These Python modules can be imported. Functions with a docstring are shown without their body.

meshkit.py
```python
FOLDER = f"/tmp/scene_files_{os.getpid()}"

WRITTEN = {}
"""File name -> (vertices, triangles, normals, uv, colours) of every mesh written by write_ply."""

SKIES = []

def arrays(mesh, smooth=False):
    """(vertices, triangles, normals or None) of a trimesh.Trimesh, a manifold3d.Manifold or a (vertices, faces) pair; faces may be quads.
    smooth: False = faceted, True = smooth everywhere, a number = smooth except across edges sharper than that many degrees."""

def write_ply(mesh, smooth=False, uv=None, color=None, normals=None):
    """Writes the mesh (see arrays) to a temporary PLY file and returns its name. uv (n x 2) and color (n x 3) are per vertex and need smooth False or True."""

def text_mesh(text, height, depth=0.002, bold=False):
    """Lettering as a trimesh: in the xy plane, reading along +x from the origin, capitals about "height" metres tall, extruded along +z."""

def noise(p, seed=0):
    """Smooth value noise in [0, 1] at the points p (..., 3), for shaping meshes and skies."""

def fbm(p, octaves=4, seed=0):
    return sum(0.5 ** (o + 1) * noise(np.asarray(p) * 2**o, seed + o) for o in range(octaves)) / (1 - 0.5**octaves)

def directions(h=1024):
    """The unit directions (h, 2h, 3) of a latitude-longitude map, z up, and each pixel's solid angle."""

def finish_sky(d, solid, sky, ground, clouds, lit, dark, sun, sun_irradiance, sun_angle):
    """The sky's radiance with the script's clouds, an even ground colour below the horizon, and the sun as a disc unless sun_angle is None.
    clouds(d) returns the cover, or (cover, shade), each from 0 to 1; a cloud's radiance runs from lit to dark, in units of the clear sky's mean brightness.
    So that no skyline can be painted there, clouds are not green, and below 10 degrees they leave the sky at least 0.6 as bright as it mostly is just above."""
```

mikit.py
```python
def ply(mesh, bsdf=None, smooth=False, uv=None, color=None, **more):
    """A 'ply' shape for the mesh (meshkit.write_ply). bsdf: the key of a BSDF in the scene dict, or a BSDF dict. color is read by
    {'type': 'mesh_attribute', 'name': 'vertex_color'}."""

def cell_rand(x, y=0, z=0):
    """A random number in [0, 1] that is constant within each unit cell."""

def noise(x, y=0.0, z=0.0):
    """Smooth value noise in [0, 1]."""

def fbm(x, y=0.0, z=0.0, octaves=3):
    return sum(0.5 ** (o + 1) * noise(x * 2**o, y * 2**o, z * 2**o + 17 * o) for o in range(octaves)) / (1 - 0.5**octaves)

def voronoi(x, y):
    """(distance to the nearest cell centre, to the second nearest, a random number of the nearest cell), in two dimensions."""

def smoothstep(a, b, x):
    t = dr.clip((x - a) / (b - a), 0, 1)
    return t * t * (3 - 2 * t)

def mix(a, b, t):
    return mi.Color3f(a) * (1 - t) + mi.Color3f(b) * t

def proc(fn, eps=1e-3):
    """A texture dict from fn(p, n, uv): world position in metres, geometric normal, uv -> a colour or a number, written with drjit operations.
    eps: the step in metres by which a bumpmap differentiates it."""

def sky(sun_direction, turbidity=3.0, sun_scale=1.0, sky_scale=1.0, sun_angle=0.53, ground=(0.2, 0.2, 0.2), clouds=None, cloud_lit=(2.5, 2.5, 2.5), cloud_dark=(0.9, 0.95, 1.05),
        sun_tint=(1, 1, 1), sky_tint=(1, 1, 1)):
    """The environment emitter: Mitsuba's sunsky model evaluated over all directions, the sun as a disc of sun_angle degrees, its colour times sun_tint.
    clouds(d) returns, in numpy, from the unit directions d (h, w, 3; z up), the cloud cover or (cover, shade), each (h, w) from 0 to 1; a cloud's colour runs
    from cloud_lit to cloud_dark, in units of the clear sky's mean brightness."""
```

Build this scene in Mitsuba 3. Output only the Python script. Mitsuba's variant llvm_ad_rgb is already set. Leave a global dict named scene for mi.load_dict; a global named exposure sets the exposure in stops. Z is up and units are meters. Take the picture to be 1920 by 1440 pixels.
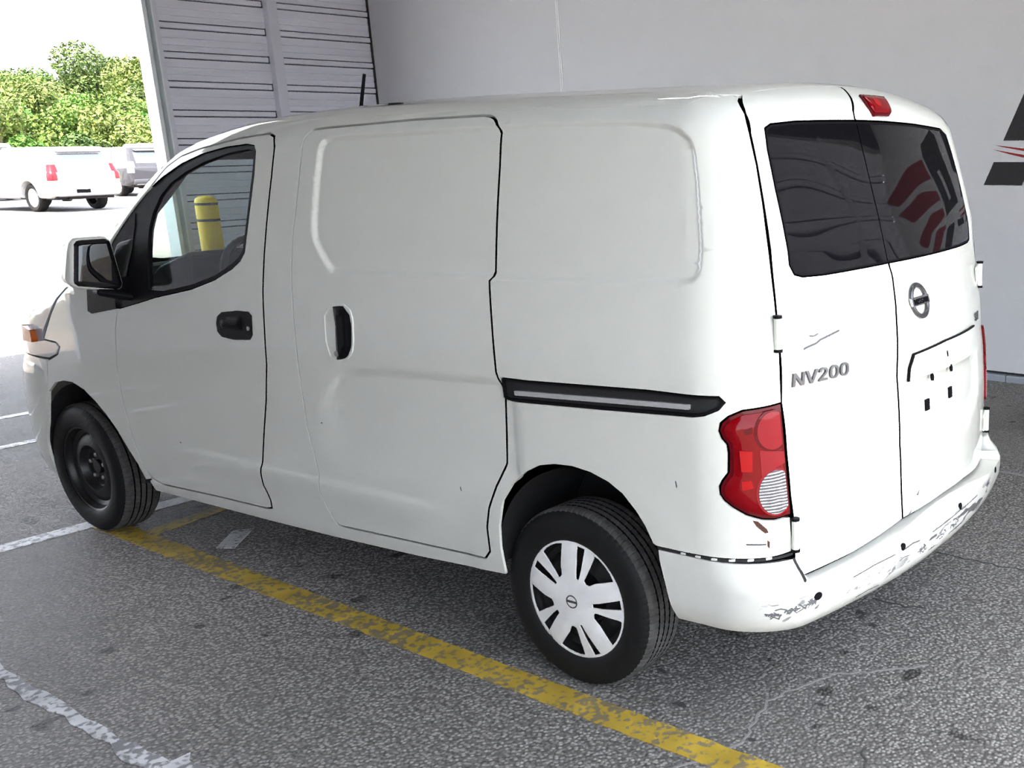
import math
import drjit as dr
import mitsuba as mi
import numpy as np
import shapely
import trimesh
import manifold3d as m3
import meshkit
import mikit
from mikit import fbm, mix, noise, smoothstep, voronoi
from scipy.interpolate import PchipInterpolator
from scipy.spatial import Delaunay
from shapely.geometry import LineString, Polygon, box as sbox

T = mi.ScalarTransform4f
scene, labels = {}, {}

# ---------------------------------------------------------------- camera, sky, sun, exposure
EYE = np.array([-2.3836, 3.026, 1.6889])
LOOK, UP = np.array([.53975, -.80076, -.25972]), np.array([.134, -.22286, .9656])
scene['camera'] = {'type': 'perspective', 'fov': 51.124, 'fov_axis': 'x', 'near_clip': .05, 'far_clip': 1000.0,
                   'principal_point_offset_x': -.281006, 'principal_point_offset_y': -.058274,   # the photograph is a crop, off the lens axis
                   'to_world': T().look_at(origin=EYE.tolist(), target=(EYE + LOOK).tolist(), up=UP.tolist())}


def cloud_cover(d):
    """A bright hazy summer sky: thin cloud nearly everywhere."""
    n = meshkit.fbm(d * np.array([3.0, 3.0, 6.0]) + 7, 4, seed=3)
    return np.clip(.62 + .9 * (n - .5), 0, 1), np.clip(1.3 * (n - .55), 0, .5)


scene['sky'] = mikit.sky([-.12, .42, .90], turbidity=3.5, sun_scale=.6, sky_scale=1.0, ground=(.22, .21, .20), sky_tint=(1.0, .985, .955), clouds=cloud_cover,
                         cloud_lit=(2.4, 2.4, 2.4), cloud_dark=(1.3, 1.33, 1.4))
exposure = 4.85


# ---------------------------------------------------------------- helpers
def rgb(r, g, b):
    return {'type': 'rgb', 'value': [r, g, b]}


def srgb(r, g, b):
    return [((c / 255 + .055) / 1.055) ** 2.4 if c > 10 else c / 255 / 12.92 for c in (r, g, b)]


def mat(name, d):
    scene[name] = d if d['type'] in ('dielectric', 'thindielectric') else {'type': 'twosided', 'bsdf': d}
    return name


def plain(name, color, rough=.5, **more):
    return mat(name, {'type': 'principled', 'base_color': color if isinstance(color, dict) else rgb(*color), 'roughness': rough, **more})


VAN = np.array([[math.cos(.051461), -math.sin(.051461), 0], [math.sin(.051461), math.cos(.051461), 0], [0, 0, 1]])   # the van stands 3 degrees askew


def number(key):
    k, n = key, 0
    while k in scene or k in labels:
        n += 1
        k = f'{key}_{n:03d}'
    return k


def obj(key, mesh, bsdf, smooth=False, m=None, label=None, cat=None, group=None, kind=None, normals=None, raw=False, **more):
    """One shape of the scene; repeats of a key are numbered. m: a 3x3 matrix or (matrix, shift) that is applied to the vertices."""
    k = number(key)
    if isinstance(mesh, (list, tuple)) and not isinstance(mesh[0], np.ndarray):
        mesh = trimesh.util.concatenate(mesh)
    v, f = (np.asarray(mesh[0], float), np.asarray(mesh[1])) if isinstance(mesh, (list, tuple)) else (np.array(mesh.vertices), np.array(mesh.faces))
    if m is not None:
        mm, sh = m if isinstance(m, tuple) else (m, 0)
        v = v @ mm.T + sh
        normals = None if normals is None else normals @ mm.T
        if np.linalg.det(mm) < 0:
            f = f[:, ::-1]
    if normals is not None:
        path = meshkit.write_ply((v, f), False, None, more.pop('color', None), normals=normals)
        d = {'type': 'ply', 'filename': path, 'face_normals': False, 'bsdf': {'type': 'ref', 'id': bsdf}}
    else:
        d = mikit.ply(trimesh.Trimesh(v, f, process=False), bsdf, smooth, **more)
    scene[k] = d
    lab = {a: b for a, b in dict(label=label, category=cat, group=group, kind=kind).items() if b}
    if lab:
        labels[k] = lab
    return k


def thing(key, label, cat, group=None):
    k = number(key)
    labels[k] = {'label': label, 'category': cat, **({'group': group} if group else {})}
    return k


def bx(x0, x1, y0, y1, z0, z1):
    b = trimesh.creation.box((x1 - x0, y1 - y0, z1 - z0))
    b.apply_translation(((x0 + x1) / 2, (y0 + y1) / 2, (z0 + z1) / 2))
    return b


def to_tri(man):
    m = man.to_mesh()
    return trimesh.Trimesh(m.vert_properties[:, :3], m.tri_verts, process=False)


def ball(c, r, n=16):
    return m3.Manifold.sphere(r, n).translate([float(t) for t in c])


def hull(pts, r, n=16):
    """A rounded solid: the hull of balls of radius r (or one radius each)."""
    rs = np.broadcast_to(r, len(pts))
    return to_tri(m3.Manifold.batch_hull([ball(p, float(q), n) for p, q in zip(pts, rs)]))


def rbox(x0, x1, y0, y1, z0, z1, r=.01, n=12):
    return hull([(x, y, z) for x in (x0 + r, x1 - r) for y in (y0 + r, y1 - r) for z in (z0 + r, z1 - r)], r, n)


def tube(pts, r, n=10, close=False):
    """A round tube along the points."""
    p = np.asarray(pts, float)
    k = len(p)
    t = np.roll(p, -1, 0) - np.roll(p, 1, 0) if close else np.gradient(p, axis=0)
    t /= np.linalg.norm(t, axis=1, keepdims=True)
    ref = np.linalg.eigh(t.T @ t)[1][:, 0]
    a = np.cross(t, ref)
    a /= np.linalg.norm(a, axis=1, keepdims=True)
    b = np.cross(a, t)
    w = np.linspace(0, 2 * np.pi, n, endpoint=False)
    v = (p[:, None] + np.broadcast_to(r, k)[:, None, None] * (np.cos(w)[None, :, None] * a[:, None] + np.sin(w)[None, :, None] * b[:, None])).reshape(-1, 3)
    i, j = np.meshgrid(np.arange(k if close else k - 1), np.arange(n), indexing='ij')
    i, j, i2, j2 = i.ravel(), j.ravel(), (i.ravel() + 1) % k, (j.ravel() + 1) % n
    f = np.vstack([np.stack([i * n + j, i * n + j2, i2 * n + j], 1), np.stack([i * n + j2, i2 * n + j2, i2 * n + j], 1)])
    if not close:
        v = np.vstack([v, p[:1], p[-1:]])
        jj = np.arange(n)
        f = np.vstack([f, np.stack([(jj + 1) % n, jj, jj * 0 + k * n], 1), np.stack([(k - 1) * n + jj, (k - 1) * n + (jj + 1) % n, jj * 0 + k * n + 1], 1)])
    m = trimesh.Trimesh(v, f, process=False)
    m.fix_normals()
    return m


def lathe(profile, n=96):
    """A (radius, height) profile turned about the y axis (an axle): height runs along +y."""
    p = np.asarray(profile, float)
    w = np.linspace(0, 2 * np.pi, n, endpoint=False)
    v = np.stack([p[:, None, 0] * np.cos(w), np.repeat(p[:, 1:], n, 1), p[:, None, 0] * np.sin(w)], -1).reshape(-1, 3)
    i, j = np.meshgrid(np.arange(len(p) - 1), np.arange(n), indexing='ij')
    i, j, j2 = i.ravel(), j.ravel(), (j.ravel() + 1) % n
    f = np.vstack([np.stack([i * n + j, (i + 1) * n + j, i * n + j2], 1), np.stack([i * n + j2, (i + 1) * n + j, (i + 1) * n + j2], 1)])
    return trimesh.Trimesh(v, f, process=False)


def extrude(poly, h):
    """A shapely polygon in xy, extruded along +z."""
    return trimesh.util.concatenate([trimesh.creation.extrude_polygon(g, h, engine='earcut') for g in getattr(poly, 'geoms', [poly]) if isinstance(g, Polygon) and g.area > 1e-9])


def placed(mesh, m3x3, shift=(0, 0, 0)):
    v = np.asarray(mesh.vertices) @ np.asarray(m3x3, float).T + np.asarray(shift, float)
    f = np.asarray(mesh.faces)
    return trimesh.Trimesh(v, f[:, ::-1] if np.linalg.det(m3x3) < 0 else f, process=False)


UPRIGHT = np.array([[1.0, 0, 0], [0, 0, -1], [0, 1, 0]])          # (x, y, z) of a drawing -> (x, -z, y): drawn in xy, stands in xz, its front faces -y

# ---------------------------------------------------------------- materials of the hall
def asphalt_color(p, n, uv):
    d1, d2, c = voronoi(p.x * 78, p.y * 78)
    e1, e2, g = voronoi(p.x * 150 + 5, p.y * 150)
    grit = .42 + 1.05 * c * smoothstep(.62, .25, d1) + .35 * (g - .35)
    smooth_ = smoothstep(.45, .75, fbm(p.x * .8 + 1, p.y * .8 + 4, 0, 2))
    grit = grit * (1 - .45 * smooth_) + .45 * smooth_ * .85
    patch = .82 + .36 * fbm(p.x * .55 + 3, p.y * .55, 0, 3)
    dirt = 1 - .16 * smoothstep(.60, .80, fbm(p.x * 2.3, p.y * 2.3 + 9, 2.0, 3))
    warm = smoothstep(.3, .7, noise(p.x * .35, p.y * .35, 5.0))
    spot = 1 - .6 * smoothstep(.88, .93, noise(p.x * 11, p.y * 11, 3.0)) * smoothstep(.5, .7, noise(p.x * 2, p.y * 2, 8.0))
    return mix((.195, .188, .178), (.245, .226, .212), warm) * (dr.maximum(grit, .12) * patch * dirt * spot)


def asphalt_bump(p, n, uv):
    d1, d2, c = voronoi(p.x * 78, p.y * 78)
    return smoothstep(.7, .1, d1) * (.3 + .7 * c)


mat('asphalt', {'type': 'bumpmap', 'nested': mikit.proc(asphalt_bump, 1e-3), 'scale': .004,
                'bsdf': {'type': 'principled', 'base_color': mikit.proc(asphalt_color), 'roughness': .6, 'specular': .3}})


def worn(color, ground, amount, seed):
    def fn(p, n, uv):
        d1, d2, c = voronoi(p.x * 95, p.y * 95)
        w = noise(p.x * 60, p.y * 60, seed) * .55 + .45 * fbm(p.x * 6, p.y * 6, seed + 4.0, 3) + .25 * (c - .5)
        return mix(color, ground, smoothstep(amount - .1, amount + .1, w)) * (.8 + .4 * noise(p.x * 14, p.y * 14, seed + 1))
    return fn


plain('yellow_paint', mikit.proc(worn((.36, .25, .030), (.17, .14, .08), .56, 1.0)), .6)
plain('white_paint', mikit.proc(worn((.62, .62, .62), (.2, .2, .2), .62, 2.0)), .6)
plain('pale_worn_paint', mikit.proc(worn((.46, .46, .47), (.16, .16, .165), .52, 3.0)), .7)
plain('tar', (.05, .05, .05), .6)
plain('pale_seam', (.20, .195, .19), .8)


def curtain_color(p, n, uv):
    return mi.Color3f(.565, .575, .59) * (.96 + .06 * fbm(p.x * .8, p.z * .8, p.y, 3))


plain('backdrop_vinyl', mikit.proc(curtain_color), .55)
plain('siding_grey', mikit.proc(lambda p, n, uv: mi.Color3f(.72, .72, .785) * (.93 + .1 * noise(p.y * .7, p.z * 40, 1.0) + .05 * fbm(p.y * 2, p.z * 2, 0, 2))), .5)
plain('slot_dark', (.13, .13, .145), .8)
plain('siding_post', (.66, .66, .72), .45)
plain('galvanised', (.42, .47, .52), .35, metallic=.5)
plain('jamb_white', (.74, .78, .78), .5)
plain('black_rubber', (.012, .012, .013), .6)
plain('ceiling_grey', (.30, .30, .30), .8)
plain('upper_dark', (.035, .035, .035), .8)
plain('concrete', (.40, .40, .39), .8)
plain('print_black', (.012, .012, .013), .45)
plain('print_red', (.25, .012, .018), .45)
plain('print_white', (.80, .80, .80), .5)
plain('bollard_yellow', mikit.proc(lambda p, n, uv: mix((.78, .56, .02), (.70, .45, .02), noise(p.x * 8, p.y * 8, p.z * 8))), .4)
plain('band_black', (.02, .015, .015), .5)

# ---------------------------------------------------------------- the hall (x runs along it, towards the open front end)
XF, YB, XR, YL, ZC = 7.485, -4.03, -2.40, 8.0, 5.0
obj('floor', bx(-60, 140, -80, 60, -.3, 0), 'asphalt', kind='structure')


def decal(key, pts, bsdf, h=.003, label=None):
    p = Polygon(pts).buffer(0)
    return obj('floor__' + key, placed(extrude(p, h), np.eye(3), (0, 0, -.0005)), bsdf, label=label)


def wobble(x0, x1, y, w, n, amp, seed):
    """A strip along x with uneven edges."""
    r = np.random.default_rng(seed)
    xs = np.linspace(x0, x1, n)
    a = y + w / 2 + r.normal(0, amp, n)
    b = y - w / 2 + r.normal(0, amp, n)
    return list(zip(xs, a)) + list(zip(xs[::-1], b[::-1]))


decal('yellow_line', wobble(-3.5, 2.98, .925, .108, 140, .002, 1), 'yellow_paint', label='long yellow painted line beside the van')
decal('yellow_line', [(2.60, .87), (2.69, .87), (2.80, .30), (2.71, .30)], 'yellow_paint', .0032, label='short yellow branch line behind the front wheel')
decal('white_line', [(2.96, -2.2), (3.06, -2.2), (3.06, 3.2), (2.96, 3.2)], 'white_paint', .0034, label='white painted line crossing by the front wheel')
for x in (4.93, 5.77):
    decal('white_line', [(x - .04, -1.6), (x + .04, -1.6), (x + .04, 3.2), (x - .04, 3.2)], 'white_paint', .0034)
decal('tape_patch', [(2.197, .812), (2.345, .655), (2.295, .585), (2.126, .768)], 'white_paint', .004, label='pale patch of tape under the van')
decal('worn_strip', wobble(.60, 7.0, 1.825, .05, 90, .009, 4), 'pale_worn_paint', .004, label='ragged pale worn strip at lower left')
decal('worn_strip', wobble(-.3, .63, 1.80, .085, 24, .012, 5), 'pale_worn_paint', .0036)
decal('joint_strip', wobble(-6, 6.5, -2.0, .035, 120, .006, 6), 'pale_seam', .003)


def crack(pts, w, bsdf, seed):
    r = np.random.default_rng(seed)
    p = np.asarray(pts, float)
    s = np.r_[0, np.cumsum(np.linalg.norm(np.diff(p, axis=0), axis=1))]
    q = np.arange(0, s[-1], .03)
    c = np.stack([np.interp(q, s, p[:, 0]), np.interp(q, s, p[:, 1])], 1) + r.normal(0, .006, (len(q), 2))
    decal('crack', LineString(c).buffer(w).exterior.coords, bsdf, .0022)


crack([(-.30, -.82), (-.65, -.80), (-.9, -.815), (-1.6, -.84), (-2.4, -.80)], .003, 'tar', 1)
crack([(-.50, 1.30), (-.69, .835), (-.63, .677), (-.61, .594), (-.655, .447), (-.69, .34), (-.95, .1)], .004, 'pale_seam', 2)
crack([(-.52, -.24), (-.70, -.275)], .004, 'tar', 3)
crack([(-1.0, .66), (-1.15, .95), (-1.2, 1.3)], .003, 'tar', 4)
for x, y, s in ((-.389, .755, .02), (-.764, .524, .012), (-.70, .80, .010), (-.95, .35, .010), (-.2, .62, .016), (-.62, -.05, .016), (-.52, -.12, .02), (1.6, 1.45, .006)):
    r = np.random.default_rng(int(abs(x) * 999))
    w = np.linspace(0, 2 * np.pi, 12, endpoint=False)
    rad = s * (.35 + .6 * r.random(12))
    decal('stain', list(zip(x + 1.8 * rad * np.cos(w), y + rad * np.sin(w))), 'tar', .0018)

# back wall: a white hanging backdrop over a low kerb
obj('wall_back', bx(XR, XF, YB - .06, YB, .069, ZC), 'backdrop_vinyl', kind='structure', label='white vinyl backdrop wall behind the van')
obj('wall_back__gap', bx(XR, XF, YB - .08, YB - .03, .0, .075), 'black_rubber')
for x0, x1 in ((XR, -.1), (-.095, .575), (.58, 4.2), (4.205, XF)):
    obj('wall_back__kerb', rbox(x0, x1, YB - .05, YB + .02, -.02, .047, .008, 6), 'galvanised', label='low grey kerb strip under the backdrop')
obj('wall_back__seam_strip', [bx(4.83, 4.84, YB - .01, YB + .004, .07, ZC), bx(4.85, 4.86, YB - .01, YB + .004, .07, ZC)], 'print_white', label='pale vertical seam strip')


def on_wall(poly, key, bsdf, h, label=None):
    """Print on the backdrop; drawn as (x to the right in the picture, z up): x falls to the right."""
    m = placed(extrude(poly, h), np.array([[-1.0, 0, 0], [0, 0, 1], [0, 1, 0]]), (0, YB - .001, 0))
    obj('wall_back__' + key, m, bsdf, label=label)


def ital(pts):
    """Letter outlines with z measured from the foot of the lettering, slanted to the right."""
    return Polygon([(x + .452 * (z - 1.375), z) for x, z in pts])


# slanted block letters cut by two thin swooshes, a wing of red feathers at their far end
def block(outer, *holes):
    o = Polygon(outer)
    for h in holes:
        o = o.difference(Polygon(h))
    return o


LETTERS = [block([(-.80, 1.375), (-.378, 2.31), (.02, 2.31), (.02, 1.375), (-.26, 1.375), (-.26, 1.56), (-.44, 1.56), (-.52, 1.375)], [(-.495, 1.795), (-.33, 2.10), (-.26, 2.10), (-.26, 1.795)]),
           block([(.06, 1.375), (.30, 2.31), (.72, 2.31), (.84, 2.22), (.78, 1.95), (.66, 1.86), (.76, 1.375), (.52, 1.375), (.46, 1.80), (.38, 1.80), (.28, 1.375)], [(.42, 1.98), (.46, 2.14), (.60, 2.14), (.57, 1.98)]),
           block([(.80, 1.375), (.94, 2.24), (1.02, 2.31), (1.30, 2.31), (1.36, 2.22), (1.30, 1.375), (1.12, 1.375), (1.12, 1.56), (1.02, 1.56), (1.0, 1.375)], [(1.06, 1.78), (1.09, 2.06), (1.17, 2.06), (1.15, 1.78)])]
for g in LETTERS:
    on_wall(g.intersection(sbox(-2, 1.672, 4, 2.5)), 'letter_top', 'print_black', .004, 'black upper block of a big slanted printed letter' if g is LETTERS[0] else None)
    on_wall(g.intersection(sbox(-2, 1.30, 4, 1.53)), 'letter_foot', 'print_black', .004, 'black foot of the big printed letter' if g is LETTERS[0] else None)
on_wall(Polygon([(-.726, 1.643), (-.51, 1.618), (-.1, 1.60), (.9, 1.59), (.9, 1.577), (-.1, 1.577), (-.50, 1.600), (-.66, 1.628)]), 'swoosh', 'print_red', .004, 'thin dark red swoosh')
on_wall(Polygon([(-.735, 1.613), (-.63, 1.585), (-.52, 1.560), (-.1, 1.540), (.9, 1.535), (.9, 1.55), (-.1, 1.56), (-.50, 1.575)]), 'swoosh', 'print_red', .004)
for k, (x0, x1, z0, z1) in enumerate(((1.40, 2.50, 2.04, 2.26), (1.39, 2.25, 1.86, 2.01), (1.37, 2.02, 1.70, 1.83), (1.35, 1.80, 1.55, 1.67), (1.33, 1.62, 1.42, 1.52))):
    on_wall(Polygon([(x0, z0), (x0 + .02, z1 - .06), (x0 + .45 * (x1 - x0), z1), (x1, z1 - .02), (x0 + .72 * (x1 - x0), z0 + .03)]), 'feather', 'print_red', .004, 'dark red wing feather' if k == 0 else None)


# end walls of horizontal metal siding: every course of every bay is a piece of its own
def siding_course(y0, y1):
    """One course .241 tall, its face towards -x: a flat fluted sheet over a bold rib, dark slots above and below the rib."""
    sheet = Polygon([(.03, .066), (0, .066), (-.002, .110), (.004, .113), (0, .116), (-.002, .170), (.004, .173), (0, .176), (0, .241), (.03, .241)])
    rib = Polygon([(.03, .011), (-.004, .011), (-.012, .016), (-.012, .050), (-.004, .056), (.03, .056)])
    m = trimesh.util.concatenate([extrude(sheet, y1 - y0), placed(extrude(rib, y1 - y0 - .016), np.eye(3), (0, 0, .016))])
    return placed(m, np.array([[1.0, 0, 0], [0, 0, 1], [0, 1, 0]]), (0, y0, 0))


def end_wall(key, x, bays, posts, z0, z1, flip, label):
    mir = np.diag([-1.0 if flip else 1.0, 1, 1])
    first = -(.241 * 40 - 2.439) % .241
    courses = []
    for y0, y1 in bays:
        c = siding_course(y0, y1)
        z = z0 - .241 + first
        while z < z1:
            if z + .241 > z0 + .02:
                courses.append((c, z))
            z += .241
    back = bx(.03, .09, min(b[0] for b in bays), max(b[1] for b in bays), z0, z1 + .1)
    obj(key, placed(back, mir, (x, 0, 0)), 'slot_dark', kind='structure', label=label)
    for c, z in courses:
        obj(key + '__siding_panel', placed(c, mir, (x, 0, max(z, z0 - .05))), 'siding_grey')
    for y in posts:
        obj(key + '__post', placed(trimesh.util.concatenate([bx(-.05, .03, y - .055, y + .02, z0, z1), bx(-.075, .0, y + .02, y + .055, z0, z1)]), mir, (x, 0, 0)), 'siding_post', label='vertical cover post')


end_wall('wall_front', XF, [(-4.03, -3.03), (-2.93, -1.93)], [-2.985], 0, ZC, False, 'grey horizontal metal siding wall beside the bright doorway')
obj('wall_front__corner_gap', bx(XF - .02, XF + .03, YB + .0, YB + .014, 0, ZC), 'black_rubber')
J = 'wall_front__jamb'
obj(J, bx(XF - .10, XF + .05, -1.935, -1.885, 0, ZC), 'siding_post')
obj(J, bx(XF - .13, XF + .05, -1.885, -1.872, 0, ZC), 'jamb_white')
obj(J, bx(XF - .04, XF + .05, -1.872, -1.850, 0, ZC), 'galvanised', label='grey metal door track')
obj(J, bx(XF - .02, XF + .05, -1.850, -1.838, 0, ZC), 'black_rubber')
obj(J, bx(XF - .12, XF + .06, -1.838, -1.806, 0, ZC), 'jamb_white', label='white edge of the door jamb')
for k in range(14):
    obj('wall_front__bolt', placed(lathe([(0, 0), (.006, .001), (.007, .004), (0, .006)], 8), np.array([[0, -1.0, 0], [1, 0, 0], [0, 0, 1]]), (XF - .04, -1.861, .3 + .33 * k)), 'print_black')
obj('wall_front_header', bx(XF, XF + .12, -1.806, YL, 4.3, ZC + .1), 'siding_post', kind='structure')
obj('wall_front_side', bx(XF, XF + .1, 3.4, YL, 0, 4.3), 'siding_grey', kind='structure')
end_wall('wall_rear', XR, [(-4.03, -2.40), (-2.30, -.95)], [-2.355], 0, 2.65, True, 'grey horizontal metal siding wall beside the rear doorway')
obj('wall_rear_header', [bx(XR - .10, XR, YB, -.90, 2.65, ZC + .1), bx(XR - .10, XR, -.90, YL, 3.5, ZC + .1)], 'upper_dark', kind='structure')
obj('wall_rear_side', bx(XR - .10, XR, 4.3, YL, 0, 3.5), 'siding_grey', kind='structure')
obj('wall_left', bx(XR, XF, YL, YL + .1, 0, ZC), 'siding_grey', kind='structure')
obj('ceiling', bx(XR - .1, XF + .1, YB - .1, YL + .1, ZC, ZC + .15), 'ceiling_grey', kind='structure')
for x in np.arange(-1.4, 7, 2.0):
    obj('ceiling__beam', rbox(x - .06, x + .06, YB, YL, ZC - .25, ZC, .01, 6), 'siding_post')

# strip lamps hung under the ceiling, over the lane between van and backdrop
for x, y, which in ((-1.3, -1.7, 'nearer the rear doorway'), (1.9, -1.7, 'over the middle of the lane')):
    t = thing('strip_lamp', f'long ceiling strip lamp {which}', 'lamp', 'strip lamps')
    obj(t + '__housing', rbox(x - .75, x + .75, y - .09, y + .09, 4.52, 4.60, .02, 8), 'print_white', 40)
    scene[obj(t + '__tube', [tube([(x - .70, y + k, 4.495), (x + .70, y + k, 4.495)], .018, 10) for k in (-.045, .045)], 'print_white', 40)]['emitter'] = {'type': 'area', 'radiance': rgb(*[1.3 * c for c in (1.0, .93, .82)])}
    for k in (-.5, .5):
        obj(t + '__hanger', tube([(x + k, y, 4.59), (x + k, y, ZC)], .006, 6), 'siding_post')

# yellow bollard in front of the siding, by the jamb
t = thing('bollard', 'yellow bollard with two thin dark bands before the grey siding, seen through the van window', 'bollard')
obj(t + '__sleeve', placed(lathe([(.088, 0), (.088, 1.255), (.080, 1.285), (.055, 1.303), (0, 1.31)], 40), np.array([[1.0, 0, 0], [0, 0, -1], [0, 1, 0]]), (6.9, -1.84, 0)), 'bollard_yellow', 40)
for z in (1.232, 1.098):
    obj(t + '__band', placed(lathe([(.0885, 0), (.0895, .001), (.0895, .019), (.0885, .02)], 40), np.array([[1.0, 0, 0], [0, 0, -1], [0, 1, 0]]), (6.9, -1.84, z)), 'band_black', 40)
# ---------------------------------------------------------------- the van's body surface
SECT = PchipInterpolator([.15, .25, .33, .42, .55, .75, .95, 1.1, 1.2, 1.3, 1.45, 1.6, 1.7, 1.8, 1.95, 2.2],
                         [.80, .840, .864, .875, .882, .884, .882, .875, .866, .854, .831, .803, .782, .757, .70, .6])
REAR = PchipInterpolator([.2, .45, .7, .9, 1.05, 1.19, 1.35, 1.5, 1.7, 1.8, 2.0],
                         [-.84, -.862, -.862, -.852, -.828, -.788, -.745, -.71, -.658, -.63, -.56])
TOP = PchipInterpolator([-1.2, -.7, -.2, .5, 1.0, 1.5, 1.8, 1.98, 2.08, 2.18, 2.33, 2.53, 2.84, 3.0, 3.13, 3.26, 3.40, 3.55, 3.7],
                        [1.84, 1.86, 1.866, 1.866, 1.859, 1.836, 1.792, 1.748, 1.702, 1.640, 1.530, 1.400, 1.230, 1.172, 1.12, 1.06, .98, .86, .66])
NOSE = PchipInterpolator([.15, .3, .5, .7, .85, 1.0, 1.2, 2.2], [3.69, 3.74, 3.735, 3.70, 3.64, 3.56, 3.4, 3.2])


def body_f(x, y, z):
    """Negative inside the van's outer skin, positive outside."""
    y = np.abs(y)
    t = np.clip((x - 2.5) / 1.2, 0, 1)
    d = ((y - SECT(z) + .055 * t * t) / .13, (REAR(z) + (.23 - .11 * np.clip((z - 1.0) / .4, 0, 1)) * y * y - x) / .16,
         (z - TOP(x) + .05 * (y / .7) ** 2) / .10, (x - NOSE(z) + .42 * y * y) / .22)
    return np.sqrt(sum(np.maximum(k + 1, 0) ** 2 for k in d)) - 1


def solve(f, p, d, lo, hi, n=34):
    """The points where f changes sign along p + t d, t from lo (inside) to hi (outside)."""
    lo, hi = np.full(len(p), float(lo)), np.full(len(p), float(hi))
    for _ in range(n):
        m = (lo + hi) / 2
        q = p + m[:, None] * d
        inside = f(q[:, 0], q[:, 1], q[:, 2]) < 0
        lo, hi = np.where(inside, m, lo), np.where(inside, hi, m)
    return p + ((lo + hi) / 2)[:, None] * d


XC, YC = -.42, .42


def side_map(u, z, f=body_f):
    """(u, z) -> the skin: u is x along the flank; behind XC the rays fan round the rear corner (u falls by YC per radian)."""
    u, z = np.asarray(u, float), np.asarray(z, float)
    a = np.clip((XC - u) / YC, 0, None)
    p = np.stack([np.maximum(u, XC), np.full_like(u, YC), z], 1)
    d = np.stack([-np.sin(a), np.cos(a), 0 * a], 1)
    return solve(f, p, d, -.2, .9), d


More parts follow.
